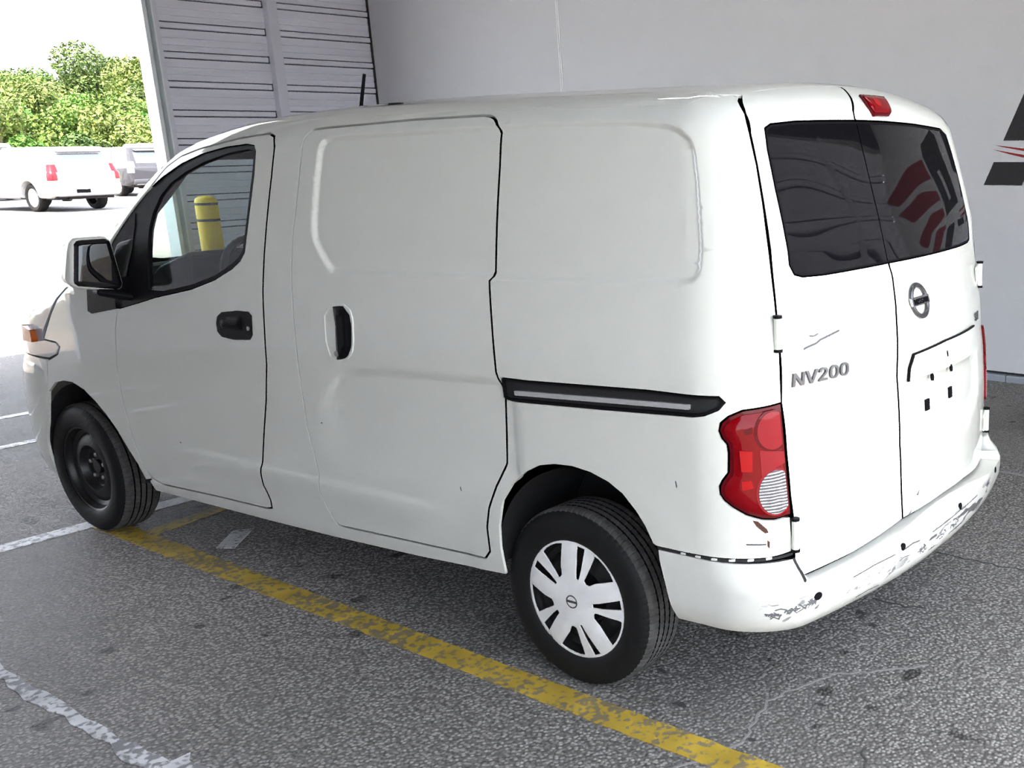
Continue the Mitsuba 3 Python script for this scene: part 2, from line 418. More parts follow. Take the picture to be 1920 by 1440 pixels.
def rear_map(y, v, f=body_f):
    """(y, v) -> the rear skin: v is the height; above 1.70 the rays fan up over the roof edge (v grows by .15 per radian)."""
    y, v = np.asarray(y, float), np.asarray(v, float)
    a = np.clip((v - 1.70) / .15, 0, None)
    d = np.stack([-np.cos(a), 0 * a, np.sin(a)], 1)
    return solve(f, np.stack([0 * y - .45, y, np.minimum(v, 1.70)], 1), d, -.1, .8), d


def roof_map(x, y, f=body_f):
    x, y = np.asarray(x, float), np.asarray(y, float)
    d = np.tile([0, 0, 1.0], (len(x), 1))
    return solve(f, np.stack([x, y, 0 * x + .6], 1), d, -.2, 1.6), d
BSECT = PchipInterpolator([.2, .33, .36, .42, .5, .57, .7], [.82, .858, .874, .887, .889, .885, .87])
BREAR = PchipInterpolator([.2, .33, .36, .40, .45, .48, .50, .53, .57, .7], [-.78, -.850, -.880, -.900, -.906, -.904, -.888, -.860, -.845, -.80])


def bumper_f(x, y, z):
    y = np.abs(y)
    d = ((y - BSECT(z)) / .15, (BREAR(z) + .17 * y * y - x) / .17)
    return np.sqrt(sum(np.maximum(k + 1, 0) ** 2 for k in d)) - 1


U1 = XC - YC * np.pi / 2


def bumper_map(u, z, f=bumper_f):
    """As side_map, but on round the whole tail to the other flank."""
    u, z = np.asarray(u, float), np.asarray(z, float)
    mid = U1 - YC
    s = np.where(u < mid, -1.0, 1.0)
    w = np.where(u < mid, 2 * mid - u, u)
    a = np.clip((XC - w) / YC, 0, np.pi / 2)
    p = np.stack([np.maximum(w, XC), s * (YC + np.minimum(w - U1, 0)), z], 1)
    d = np.stack([-np.sin(a), s * np.cos(a), 0 * a], 1)
    return solve(f, p, d, -.2, .9), d


def nose_map(u, z, f=body_f):
    """Rays from an upright axis at x = 2.75 fan over the van's nose: u is .8 times the angle from straight ahead."""
    u, z = np.asarray(u, float), np.asarray(z, float)
    a = u / .8
    d = np.stack([np.cos(a), np.sin(a), 0 * a], 1)
    return solve(f, np.stack([0 * a + 2.75, 0 * a, z], 1), d, .1, 1.5), d


def ring_points(ring, h):
    n = max(int(math.ceil(ring.length / h)), 8)
    pts = [ring.interpolate(k / n, normalized=True).coords[0] for k in range(n)]
    keep = [c for c in ring.coords[:-1]]
    s = sorted([(ring.project(shapely.Point(c)), c) for c in keep] + [(ring.length * k / n, p) for k, p in enumerate(pts)])
    out = []
    for d, c in s:
        if not out or math.hypot(c[0] - out[-1][0], c[1] - out[-1][1]) > h * .25:
            out.append(c)
    return np.array(out)


def signed(poly, u, z):
    p = shapely.points(u, z)
    d = shapely.distance(poly.exterior, p)
    return np.where(shapely.contains_xy(poly, u, z), -d, d)


def sstep(a, b, x):
    t = np.clip((x - a) / (b - a), 0, 1)
    return t * t * (3 - 2 * t)


def panel(poly, fmap, h=.04, disp=None, flange=.010, shrink=.004, hb=.016, extra=(), rim=None):
    """A sheet of body skin: the polygon in the map's coordinates, laid on the map's surface, its rim turned in. -> (vertices, faces, normals)"""
    V, F, N, at = [], [], [], 0
    RV, RF, RN, rat = [], [], [], 0
    if shrink:
        poly = poly.buffer(-shrink, join_style=2)
    for g in getattr(poly, 'geoms', [poly]):
        if g.area < 2e-5:
            continue
        g = g.simplify(.0004)
        rings = [ring_points(r, hb) for r in (g.exterior, *g.interiors)]
        x0, y0, x1, y1 = g.bounds
        gx, gy = np.meshgrid(np.arange(x0, x1, h), np.arange(y0, y1, h))
        inner = g.buffer(-.4 * min(h, hb * 1.5))
        cand = np.vstack([np.stack([gx.ravel(), gy.ravel()], 1)] + [np.asarray(e).reshape(-1, 2) for e in extra])
        cand = cand[shapely.contains_xy(inner, cand[:, 0], cand[:, 1])]
        pts = np.vstack(rings + [cand])
        _, un = np.unique(np.round(pts / 1e-4), axis=0, return_index=True)
        nb = sum(len(r) for r in rings)
        pts = pts[np.r_[np.arange(nb), np.sort(un[un >= nb])]]
        tri = Delaunay(pts).simplices
        c = pts[tri].mean(1)
        e1, e2 = pts[tri[:, 1]] - pts[tri[:, 0]], pts[tri[:, 2]] - pts[tri[:, 0]]
        ar = np.abs(e1[:, 0] * e2[:, 1] - e1[:, 1] * e2[:, 0])
        tri = tri[shapely.contains_xy(g, c[:, 0], c[:, 1]) & (ar > 1e-8)]

        def pos(u, z):
            p, d = fmap(u, z)
            return (p, d) if disp is None else (p - disp(u, z)[:, None] * d, d)
        u, z, e = pts[:, 0], pts[:, 1], .0015
        P, D = pos(u, z)
        n = np.cross(pos(u + e, z)[0] - pos(u - e, z)[0], pos(u, z + e)[0] - pos(u, z - e)[0])
        n /= np.linalg.norm(n, axis=1, keepdims=True) + 1e-12
        n *= np.sign((n * D).sum(1))[:, None]
        fn = np.cross(P[tri[:, 1]] - P[tri[:, 0]], P[tri[:, 2]] - P[tri[:, 0]])
        flip = (fn * n[tri].mean(1)).sum(1) < 0
        tri = np.where(flip[:, None], tri[:, ::-1], tri)
        V.append(P)
        N.append(n)
        F.append(tri + at)
        at += len(P)
        if flange:
            k = 0
            for r in rings:
                i = np.arange(k, k + len(r))
                k += len(r)
                A, B = P[i], P[i] - flange * n[i]
                t = np.roll(A, -1, 0) - np.roll(A, 1, 0)
                out = np.cross(t, n[i])
                out /= np.linalg.norm(out, axis=1, keepdims=True) + 1e-12
                area = ((r[:, 0] * np.roll(r[:, 1], -1)) - (np.roll(r[:, 0], -1) * r[:, 1])).sum()
                m = len(r)
                j = np.arange(m)
                q = np.vstack([np.stack([j, (j + 1) % m, j + m], 1), np.stack([(j + 1) % m, (j + 1) % m + m, j + m], 1)])
                if rim is not None:
                    RV.append(np.vstack([A, B]))
                    RN.append(np.vstack([out, out]))
                    RF.append(q + rat)
                    rat += 2 * m
                else:
                    V.append(np.vstack([A, B]))
                    N.append(np.vstack([out, out]))
                    F.append(q + at)
                    at += 2 * m
    if rim is not None:
        rim[:] = [np.vstack(RV), np.vstack(RF), np.vstack(RN)]
    return np.vstack(V), np.vstack(F), np.vstack(N)


MIRROR = VAN @ np.diag([1.0, -1, 1])


def skin(key, pan, bsdf, m=VAN, **more):
    v, f, n = pan
    if m is MIRROR:
        f = f[:, ::-1]
    # obj() turns the faces of a mirrored mesh; faces are already right here
    v, n = v @ m.T, n @ m.T
    return obj(key, (v, f), bsdf, normals=n, **more)


# ---------------------------------------------------------------- the van's materials
def paint(name, color, alpha=None, ior=1.5):
    return mat(name, {'type': 'plastic' if alpha is None else 'roughplastic', 'diffuse_reflectance': color if isinstance(color, dict) else rgb(*color), 'int_ior': ior, 'nonlinear': True, **({} if alpha is None else {'alpha': alpha})})


paint('van_white', (.80, .805, .762))


def bumper_wear(p, n, uv):
    x, y = .99868 * p.x + .05144 * p.y, -.05144 * p.x + .99868 * p.y          # along and across the van
    band = smoothstep(.375, .40, p.z) * smoothstep(.475, .445, p.z) * smoothstep(-.70, -.76, x)
    zone = smoothstep(.50, .30, dr.abs(y + .10))
    s = smoothstep(.60, .66, fbm(y * 9, p.z * 60, 3.0, 4)) * band * zone
    s2 = smoothstep(.66, .70, fbm(y * 30 + p.z * 40, p.z * 90, x * 30, 3)) * band
    grime = smoothstep(.50, .75, fbm(x * 5, y * 5, p.z * 9, 4)) * smoothstep(.42, .35, p.z) * .5
    c = mix((.79, .79, .75), (.14, .14, .15), dr.clip(.85 * s + .6 * s2, 0, 1))
    return mix(c, (.42, .36, .27), grime)


paint('bumper_white', mikit.proc(bumper_wear), .08)
plain('black_plastic', (.005, .005, .006), .5, specular=.06)
plain('gap_black', (.003, .003, .003), .9, specular=0.0)
plain('black_matt', (.008, .008, .008), .7)
plain('inner_dark', (.02, .02, .021), .8)
plain('tyre_rubber', mikit.proc(lambda p, n, uv: mi.Color3f(.0075, .0075, .0075) * (.8 + .5 * fbm(p.x * 20, p.z * 20, p.y * 20, 3))), .6, specular=.2)
plain('tread_rubber', mikit.proc(lambda p, n, uv: mi.Color3f(.062, .060, .057) * (.5 + .9 * fbm(p.x * 30, p.z * 30, p.y * 30, 3))), .7, specular=.2)
plain('steel_black', (.008, .008, .008), .4, specular=.3)
plain('hubcap_silver', mikit.proc(lambda p, n, uv: mi.Color3f(.80, .795, .765) * (.9 + .15 * fbm(p.x * 12, p.z * 12, 1, 3))), .35, metallic=.2)
plain('chrome', (.62, .62, .62), .12, metallic=1.0)
plain('badge_chrome', (.13, .13, .135), .3, metallic=.8)
plain('bright_aluminium', (.62, .62, .62), .3, metallic=.6)
mat('privacy_glass', {'type': 'plastic', 'diffuse_reflectance': rgb(.004, .004, .005), 'int_ior': 1.58})
scene['window_glass'] = {'type': 'thindielectric', 'int_ior': 1.5, 'specular_transmittance': rgb(.74, .86, .84)}
scene['windscreen_glass'] = {'type': 'thindielectric', 'int_ior': 1.5, 'specular_transmittance': rgb(.88, .95, .93)}
paint('lamp_red', (.25, .002, .006), ior=1.28)
paint('lamp_red_deep', (.14, .002, .006), ior=1.28)
paint('lamp_pink', (.34, .022, .030), ior=1.28)
paint('lamp_bright', (.46, .004, .008), ior=1.28)
paint('lamp_clear', mikit.proc(lambda p, n, uv: mix((.62, .62, .62), (.16, .16, .18), smoothstep(.35, .65, .5 + .5 * dr.sin(p.z * 700 + 2.5 * noise(p.y * 50, p.z * 30)))) * (.8 + .4 * noise(p.x * 90, p.y * 90, p.z * 30))))
paint('lamp_amber', (.55, .16, .02))
paint('headlamp', (.55, .56, .58))
plain('dash_dark', (.014, .015, .016), .6, specular=.3)
plain('seat_cloth', (.035, .036, .04), .9)
plain('screw_metal', (.35, .34, .33), .35, metallic=.8)
plain('rust', mikit.proc(lambda p, n, uv: mix((.10, .035, .015), (.02, .012, .01), noise(p.x * 300, p.y * 300, p.z * 300))), .8)
plain('scuff_grey', (.10, .10, .105), .7)

# ---------------------------------------------------------------- outlines on the flank (u along the flank, z up), metres
DOOR = Polygon([(2.337, 1.070), (2.372, .987), (2.407, .839), (2.409, .688), (2.391, .545), (2.358, .400), (2.309, .356), (2.243, .341), (1.852, .352), (1.526, .357), (1.495, .365), (1.490, .397),
                (1.509, .453), (1.503, .512), (1.465, .630), (1.408, .800), (1.376, .936), (1.366, 1.072), (1.361, 1.197), (1.347, 1.328), (1.329, 1.468), (1.313, 1.595), (1.304, 1.693), (1.325, 1.727),
                (1.364, 1.738), (1.535, 1.724), (1.784, 1.689), (1.902, 1.663), (1.978, 1.625), (2.042, 1.570), (2.125, 1.507), (2.188, 1.458), (2.254, 1.401), (2.311, 1.340), (2.40, 1.2)])
DLO = Polygon([(2.346, 1.337), (2.258, 1.412), (2.159, 1.487), (2.100, 1.527), (1.990, 1.584), (1.870, 1.634), (1.741, 1.670), (1.596, 1.692), (1.474, 1.701), (1.427, 1.696), (1.412, 1.678), (1.415, 1.600),
               (1.431, 1.495), (1.448, 1.405), (1.464, 1.330), (1.490, 1.300), (1.540, 1.270), (1.652, 1.224), (1.807, 1.181), (2.053, 1.136), (2.146, 1.114), (2.337, 1.072), (2.535, 1.039), (2.562, 1.048), (2.55, 1.135), (2.47, 1.20)])
GLASS = Polygon([(2.105, 1.160), (2.098, 1.311), (2.085, 1.392), (2.058, 1.453), (2.005, 1.520), (1.935, 1.568), (1.845, 1.606), (1.728, 1.642), (1.585, 1.672), (1.472, 1.685), (1.438, 1.683), (1.429, 1.667),
                 (1.434, 1.600), (1.450, 1.495), (1.467, 1.404), (1.483, 1.335), (1.505, 1.312), (1.545, 1.287), (1.658, 1.238), (1.812, 1.196), (2.0, 1.163)])
SAIL = Polygon([(2.331, 1.325), (2.242, 1.402), (2.172, 1.458), (2.174, 1.410), (2.200, 1.307), (2.237, 1.202), (2.40, 1.18)])
SLIDE = Polygon([(1.194, 1.096), (1.196, 1.250), (1.189, 1.378), (1.171, 1.489), (1.160, 1.601), (1.150, 1.693), (1.145, 1.725), (1.122, 1.747), (1.064, 1.751), (.622, 1.770), (.331, 1.775), (.298, 1.773), (.276, 1.767),
                 (.256, 1.755), (.241, 1.740), (.230, 1.722), (.226, 1.627), (.226, 1.508), (.225, 1.411), (.224, 1.308), (.236, 1.295), (.235, 1.273), (.225, 1.152), (.216, 1.021), (.208, 1.001), (.192, .950), (.199, .836),
                 (.208, .728), (.257, .649), (.294, .571), (.313, .502), (.316, .417), (.344, .386), (1.091, .364), (1.114, .375), (1.144, .426), (1.160, .488), (1.157, .554), (1.185, .727), (1.191, .936)])
RECESS = Polygon([(.232, 1.737), (.590, 1.728), (.994, 1.717), (1.044, 1.709), (1.063, 1.681), (1.072, 1.578), (1.080, 1.437), (1.070, 1.382), (1.030, 1.333), (.982, 1.289), (.924, 1.285), (.233, 1.306),
                  (.083, 1.309), (-.246, 1.320), (-.475, 1.326), (-.511, 1.334), (-.529, 1.354), (-.533, 1.415), (-.524, 1.500), (-.512, 1.589), (-.493, 1.670), (-.475, 1.696), (-.439, 1.718), (-.381, 1.732), (-.262, 1.740), (-.017, 1.742)])
RAIL = Polygon([(.196, 1.003), (.088, 1.004), (-.367, 1.024), (-.580, 1.026), (-.593, 1.012), (-.578, .993), (-.542, .976), (-.511, .970), (-.189, .953), (.173, .937), (.190, .943)])
SCALLOP = Polygon([(1.150, .780), (1.079, .852), (.985, .930), (.933, .954), (.900, .960), (.630, .976), (.150, .994), (.150, .52), (1.30, .52)])
LAMP = Polygon([(-.738, .996), (-.696, .993), (-.637, .988), (-.604, .973), (-.585, .955), (-.580, .935), (-.587, .914), (-.600, .897), (-.603, .872), (-.601, .816), (-.587, .796), (-.578, .776), (-.579, .755),
                (-.590, .737), (-.610, .719), (-.642, .697), (-.679, .682), (-.710, .676), (-.758, .677), (-.753, .746), (-.747, .824), (-.742, .920)])
REAR_ARCH = [(.259, .342), (.262, .440), (.254, .515), (.229, .604), (.185, .664), (.118, .714), (.058, .744), (-.003, .757), (-.074, .761), (-.144, .753), (-.210, .734), (-.262, .706), (-.310, .660),
             (-.340, .621), (-.366, .572), (-.386, .531), (-.404, .457), (-.418, .384), (-.431, .346)]
FRONT_ARCH = [(2.355, .306), (2.374, .340), (2.401, .405), (2.451, .474), (2.501, .543), (2.562, .601), (2.635, .653), (2.715, .696), (2.804, .719), (2.885, .717), (2.965, .700), (3.03, .660), (3.08, .610), (3.127, .504), (3.157, .400), (3.168, .310), (3.17, .25)]
SEAM = [(-.762, .566), (-.757, .66), (-.741, .997), (-.740, 1.060), (-.741, 1.160), (-.733, 1.281), (-.723, 1.391), (-.710, 1.529), (-.695, 1.629), (-.674, 1.711), (-.658, 1.763), (-.624, 1.799), (-.627, 1.811), (-.560, 1.820)]
ye = .70
xs = np.r_[np.linspace(-.42, 1.9, 30), np.linspace(1.95, 2.7, 16)]
EDGE = [(float(x), float(z)) for x, z in zip(xs, roof_map(xs, 0 * xs + ye)[0][:, 2])]
FENDER = Polygon([(2.337, 1.070), (2.372, .987), (2.407, .839), (2.409, .688), (2.391, .545), (2.358, .400), (2.330, .350)] + FRONT_ARCH[1:12] + [(3.055, .645), (3.045, .69), (3.0, .80), (2.96, .812), (2.89, .837), (2.858, .873),
                 (2.886, .889), (3.0, .893), (2.962, .934), (2.892, 1.009), (2.815, 1.082), (2.718, 1.144), (2.544, 1.16), (2.46, 1.16)])
OUTER = Polygon([(2.33, .295), (2.275, .295), (1.530, .299), (1.143, .305), (.677, .320)] + REAR_ARCH[:15] + [(-.380, .566), (-.531, .566), (-.69, .563)] + SEAM + [(-.50, 1.815)] + EDGE + [(2.70, 1.165), (2.56, 1.16), (2.44, 1.0), (2.42, .7), (2.38, .42), (2.345, .335)])
BODY = OUTER.difference(DOOR).difference(SLIDE).difference(DLO).difference(RAIL).difference(LAMP).difference(FENDER.buffer(.001))
BODY = max(getattr(BODY, 'geoms', [BODY]), key=lambda g: g.area) if not isinstance(BODY, Polygon) else BODY


def lines(poly, offs=(-.012, -.004, .004, .012), h=.022):
    out = []
    for o in offs:
        b = poly.buffer(o)
        for g in getattr(b, 'geoms', [b]):
            n = int(g.exterior.length / h)
            out.append(np.array([g.exterior.interpolate(k / n, normalized=True).coords[0] for k in range(n)]))
    return out


def flank(u, z):
    """How far the pressed shapes of the flank lie below the smooth skin."""
    rec = .014 * sstep(.011, -.011, signed(RECESS, u, z))
    sc = .011 * sstep(.014, -.022, signed(SCALLOP, u, z)) * sstep(.56, .74, z) * sstep(1.13, .98, u)
    fl = -.007 * sstep(.552, .522, z) * sstep(.42, .50, z) * sstep(2.15, 1.9, u) * sstep(.40, .75, u)
    r = np.hypot(u + .075, (z - .345) * 1.0)
    lip = -.004 * sstep(.52, .44, r) * sstep(.9, .5, z)
    return rec + sc + fl + lip


FLANK_LINES = lines(RECESS) + lines(SCALLOP, (-.03, -.02, -.01, 0, .01)) + [np.stack(np.meshgrid(np.arange(.3, 2.3, .03), [.515, .525, .537, .55, .56]), -1).reshape(-1, 2)]

van = thing('van', 'white compact panel van in the foreground, parked beside the long yellow line', 'van')
V = van + '__'
for m in (VAN, MIRROR):
    near = m is VAN
    skin(V + 'body_side', panel(BODY, side_map, .036, flank, extra=FLANK_LINES), 'van_white', m, label='white side body with rear quarter panel, pillars and sill' if near else None)
    skin(V + 'front_fender', panel(FENDER, side_map, .04, None, .012), 'van_white', m)
    rim = [0]
    d = skin(V + 'front_door', panel(DOOR.difference(DLO), side_map, .036, flank, .014, .0037, extra=FLANK_LINES, rim=rim), 'van_white', m, label='white driver door' if near else None)
    skin(d + '__seal', rim, 'gap_black', m)
    trim = DLO.difference(GLASS)
    skin(d + '__window_trim', panel(trim, side_map, .03, lambda u, z: np.where((u > 2.335) & (z < 1.17), -.004, .005), .02, .0005), 'black_plastic', m, label='black window surround' if near else None)
    skin(d + '__window_pane', panel(GLASS.buffer(.004), side_map, .05, lambda u, z: 0 * u + .012, 0, 0), 'window_glass', m)
    skin(d + '__quarter_pane', panel(SAIL, side_map, .04, lambda u, z: 0 * u + .002, .01, .004), 'privacy_glass', m)
    s = skin(V + 'sliding_door', panel(SLIDE, side_map, .036, flank, .014, .0037, extra=FLANK_LINES, rim=rim), 'van_white', m, label='white sliding side door' if near else None)
    skin(s + '__seal', rim, 'gap_black', m)
    # dark backing behind the gaps, open at the cab window
    back = OUTER.union(FENDER).difference(GLASS.buffer(.012)).difference(sbox(-2, 1.0, 3, 1.02)) if False else OUTER.difference(GLASS.buffer(.015)).buffer(-.012)
    skin(V + 'inner_shell', panel(back, side_map, .07, lambda u, z: flank(u, z) + .013, 0, 0, .04, FLANK_LINES), 'gap_black', m)
    skin(V + 'door_rail_channel', panel(RAIL, side_map, .03, lambda u, z: 0 * u + .012, 0, -.003), 'black_matt', m, label='black channel of the sliding door rail' if near else None)
    skin(V + 'door_rail_channel', panel(RAIL.difference(RAIL.buffer(-.006)), side_map, .03, lambda u, z: 0 * u + .001, .014, .0005), 'black_plastic', m)
    skin(V + 'door_rail', panel(Polygon([(.146, .969), (-.501, 1.000), (-.501, .986), (.147, .955)]), side_map, .05, lambda u, z: 0 * u + .002, .012, 0), 'bright_aluminium', m, label='silver sliding door rail' if near else None)
    # tail lamp
    lamp = skin(V + 'tail_lamp', panel(LAMP, side_map, .02, lambda u, z: 0 * u + .004, .02, .002), 'lamp_red_deep', m, label='red tail lamp with a clear lower reversing lens' if near else None)
    lens = LAMP.buffer(-.011).buffer(-.004).buffer(.004)
    skin(lamp + '__red_lens', panel(lens, side_map, .012, lambda u, z: -.008 * (1 - np.exp(np.minimum(signed(lens, u, z), 0) / .012)), .008, 0, .01), 'lamp_red', m)
    top = lambda o: (lambda u, z: 0 * u - o)
    disc = lambda cu, cz, ru, rz: Polygon([(cu + ru * math.cos(k * math.pi / 16), cz + rz * math.sin(k * math.pi / 16)) for k in range(32)])
    clip = LAMP.buffer(-.009)
    for cu, cz, ru, rz, b, o, nm in ((-.710, .930, .046, .058, 'lamp_red_deep', .0088, 'lens_ring'), (-.711, .930, .040, .052, 'lamp_pink', .0100, 'round_lens'), (-.715, .757, .049, .068, 'lamp_pink', .0088, 'lens_ring'), (-.716, .757, .044, .063, 'lamp_clear', .0105, 'reversing_lens')):
        skin(lamp + '__' + nm, panel(disc(cu, cz, ru, rz).intersection(clip), side_map, .012, top(o), .006, 0, .008), b, m)
    skin(lamp + '__middle_lens', panel(Polygon([(-.676, .880), (-.738, .868), (-.740, .834), (-.70, .822), (-.679, .806)]), side_map, .012, top(.0094), .006, 0, .008), 'lamp_pink', m)
    for poly, b in ((Polygon([(-.628, .882), (-.659, .878), (-.658, .820), (-.632, .823)]), 'lamp_bright'), (Polygon([(-.640, .937), (-.659, .945), (-.660, .927), (-.643, .925)]), 'lamp_red_deep'),
                    (Polygon([(-.632, .795), (-.655, .798), (-.660, .775), (-.633, .770)]), 'lamp_bright')):
        skin(lamp + '__reflector', panel(poly, side_map, .012, top(.0092), .006, 0, .008), b, m)
    # headlamp
    HL = Polygon([(1.29, 1.142), (1.19, 1.080), (1.12, 1.005), (1.05, .930), (1.03, .893), (1.14, .888), (1.155, .872), (1.13, .838), (1.06, .813), (.90, .81), (.86, .90), (.93, 1.02), (1.08, 1.10)])
    hl = skin(V + 'headlamp', panel(HL, nose_map, .03, lambda u, z: 0 * u - .004, .02, .002), 'headlamp', m, label='clear headlamp unit' if near else None)
    skin(hl + '__amber_lens', panel(Polygon([(.93, .95), (1.0, .93), (1.0, .88), (.93, .88)]), nose_map, .02, lambda u, z: 0 * u - .03, .03, 0), 'lamp_amber', m)
    # handles
    H = Polygon([(1.655, 1.066), (1.645, 1.090), (1.615, 1.108), (1.518, 1.120), (1.453, 1.120), (1.435, 1.107), (1.440, 1.037), (1.458, 1.018), (1.554, 1.011), (1.630, 1.016), (1.652, 1.034)])
    h = skin(d + '__handle', panel(H, side_map, .02, lambda u, z: 0 * u - .004, .008, 0), 'black_plastic', m, label='black recessed door handle' if near else None)
    G = Polygon([(1.636, 1.070), (1.60, 1.095), (1.50, 1.100), (1.50, 1.050), (1.62, 1.045)])
    skin(d + '__handle_paddle', panel(G, side_map, .015, lambda u, z: -.006 - .006 * sstep(0, -.015, signed(G, u, z)), .006, 0, .01), 'black_plastic', m)
    skin(d + '__lock', panel(disc(1.456, 1.060, .008, .008), side_map, .01, lambda u, z: 0 * u - .0075, .006, 0, .006), 'screw_metal', m)
    H2 = Polygon([(.976, 1.172), (.923, 1.174), (.892, 1.148), (.884, 1.110), (.891, 1.041), (.914, 1.006), (.945, .990), (.973, .990), (.970, 1.053), (.967, 1.107)])
    RIM = Polygon([(1.026, 1.139), (.993, 1.173), (.922, 1.183), (.884, 1.166), (.872, 1.132), (.875, 1.060), (.885, 1.023), (.916, .994), (.973, .982), (1.010, .998), (1.027, 1.048)])
    skin(s + '__handle_bezel', panel(RIM.difference(RIM.buffer(-.006)), side_map, .015, lambda u, z: -.0035 + 0 * u, .006, 0, .008), 'van_white', m)
    skin(s + '__handle', panel(H2, side_map, .015, lambda u, z: -.001 - .012 * sstep(0, -.02, signed(H2, u, z)), .006, 0, .01), 'black_plastic', m, label='black upright door handle' if near else None)
    skin(s + '__lock', panel(disc(.958, 1.013, .010, .010), side_map, .01, lambda u, z: 0 * u - .013, .006, 0, .006), 'screw_metal', m)
    # mirror: a boxy housing on a stalk, its glass turned to the rear
    c = [(.896, 1.180), (1.018, 1.205), (.994, 1.332), (.914, 1.332)]
    hx = [(2.30 + (.020 if k in (1, 2) else 0) - .09 * (y - .9), y, z) for k, (y, z) in enumerate(c)] + [(2.362, y * .98 + .014, 1.258 + (z - 1.258) * .80) for y, z in c]
    mr = obj(d + '__mirror', hull(hx, .034), 'van_white', True if False else 50, m=m, label='white door mirror with dark glass' if near else None)
    gl = hull([(2.284 - .09 * (y - .9) + (.020 if k in (1, 2) else 0), .957 + (y - .957) * 1.0, 1.262 + (z - 1.262) * 1.0) for k, (y, z) in enumerate(c)], .0255)
    obj(d + '__mirror_pane', gl, 'privacy_glass', 50, m=m)
    obj(d + '__mirror_stalk', hull([(2.33, .84, 1.115), (2.22, .84, 1.118), (2.36, .93, 1.150), (2.29, .95, 1.150), (2.36, .93, 1.17)], .015), 'black_plastic', 50, m=m)
    # wheel housings
    for x, r, zc in ((-.08, .385, .36), (2.80, .40, .31)):
        w = np.linspace(.02, np.pi - .02, 40)
        v, f = [], []
        for k, a in enumerate(w):
            for y in (.855, .50):
                v.append((x + r * math.cos(a), y, zc + r * math.sin(a)))
        for k in range(39):
            f += [(2 * k, 2 * k + 1, 2 * k + 2), (2 * k + 1, 2 * k + 3, 2 * k + 2)]
        v.append((x, .50, zc))
        f += [(2 * k + 1, len(v) - 1, 2 * k + 3) for k in range(39)]
        obj(V + 'wheel_housing', (np.array(v), np.array(f)), 'black_matt', m=m)
    # rear door hinges
    for z in (1.187, .619):
        py = .722
        P, _ = rear_map(np.array([py, py - .045]), np.array([z, z]))
        P2, _ = side_map(np.array([-.69]), np.array([z]))
        k = V + 'hinge'
        kn = tube([P[0] + (-.010, .006, -.042), P[0] + (-.010, .006, .042)], .011, 12)
        leaf = hull([P[0] + (-.006, .0, s1 * .036) for s1 in (-1, 1)] + [P[1] + (-.005, 0, s1 * .028) for s1 in (-1, 1)], .006, 8)
        hk = obj(k, [kn, leaf], 'van_white', 50, m=m, label='white door hinge' if near and z > 1 else None)
        obj(hk + '__plate', hull([P[1] + (-.010, -.008 * q, w1 * .018) for q in (0, 1) for w1 in (-1, 1)], .004, 8), 'bumper_white', 50, m=m)
        for s1 in (-1, 1):
            obj(hk + '__pin', tube([P[0] + (-.010, .006, s1 * .043), P[0] + (-.010, .006, s1 * .050)], .013, 10), 'black_plastic', 50, m=m)

# ---------------------------------------------------------------- rear doors (y across, v up)
LSEAM = [(.575, 1.872), (.606, 1.842), (.634, 1.812), (.658, 1.772), (.676, 1.712), (.682, 1.629), (.692, 1.529), (.706, 1.391), (.709, 1.281), (.716, 1.160), (.727, 1.060), (.733, .998), (.736, .857), (.732, .733), (.724, .671), (.720, .602), (.721, .555), (.720, .523), (.714, .488), (.705, .479)]
CENTER = [(.05, 1.868), (.070, 1.841), (.115, 1.795), (.158, 1.759), (.158, 1.740), (.151, 1.723), (.151, 1.519), (.140, 1.323), (.142, 1.273), (.160, 1.194), (.213, 1.063), (.240, .987), (.246, .931), (.249, .838), (.252, .774), (.243, .625), (.233, .526)]
WIN = Polygon([(.610, 1.721), (.583, 1.731), (.477, 1.735), (.162, 1.734), (-.034, 1.732), (-.272, 1.728), (-.540, 1.720), (-.600, 1.700), (-.622, 1.640), (-.640, 1.569), (-.655, 1.461), (-.672, 1.360), (-.664, 1.326), (-.630, 1.318), (-.512, 1.316), (.142, 1.322), (.485, 1.322), (.584, 1.326), (.615, 1.335), (.629, 1.361), (.626, 1.469), (.625, 1.568), (.620, 1.666)])
LEFT = Polygon(LSEAM + [(.486, .492), (.36, .508)] + CENTER[::-1] + [(.3, 1.874)])
RIGHT = Polygon([(-y, v) for y, v in LSEAM] + [(-.486, .490), (-.28, .515), (-.067, .527)] + CENTER[::-1] + [(-.3, 1.874)])
PLATE = Polygon([(.184, .967), (.168, 1.001), (.129, 1.036), (-.117, 1.040), (-.490, 1.030), (-.508, 1.015), (-.503, .945), (.127, .964)])
DISH = Polygon([(.184, .958), (-.503, .940), (-.480, .789), (-.324, .722), (-.011, .742), (.185, .81)])


def tail(y, v):
    return .014 * sstep(.020, -.035, signed(DISH, y, v)) + .004 * sstep(.012, -.012, signed(WIN.buffer(.02), y, v))


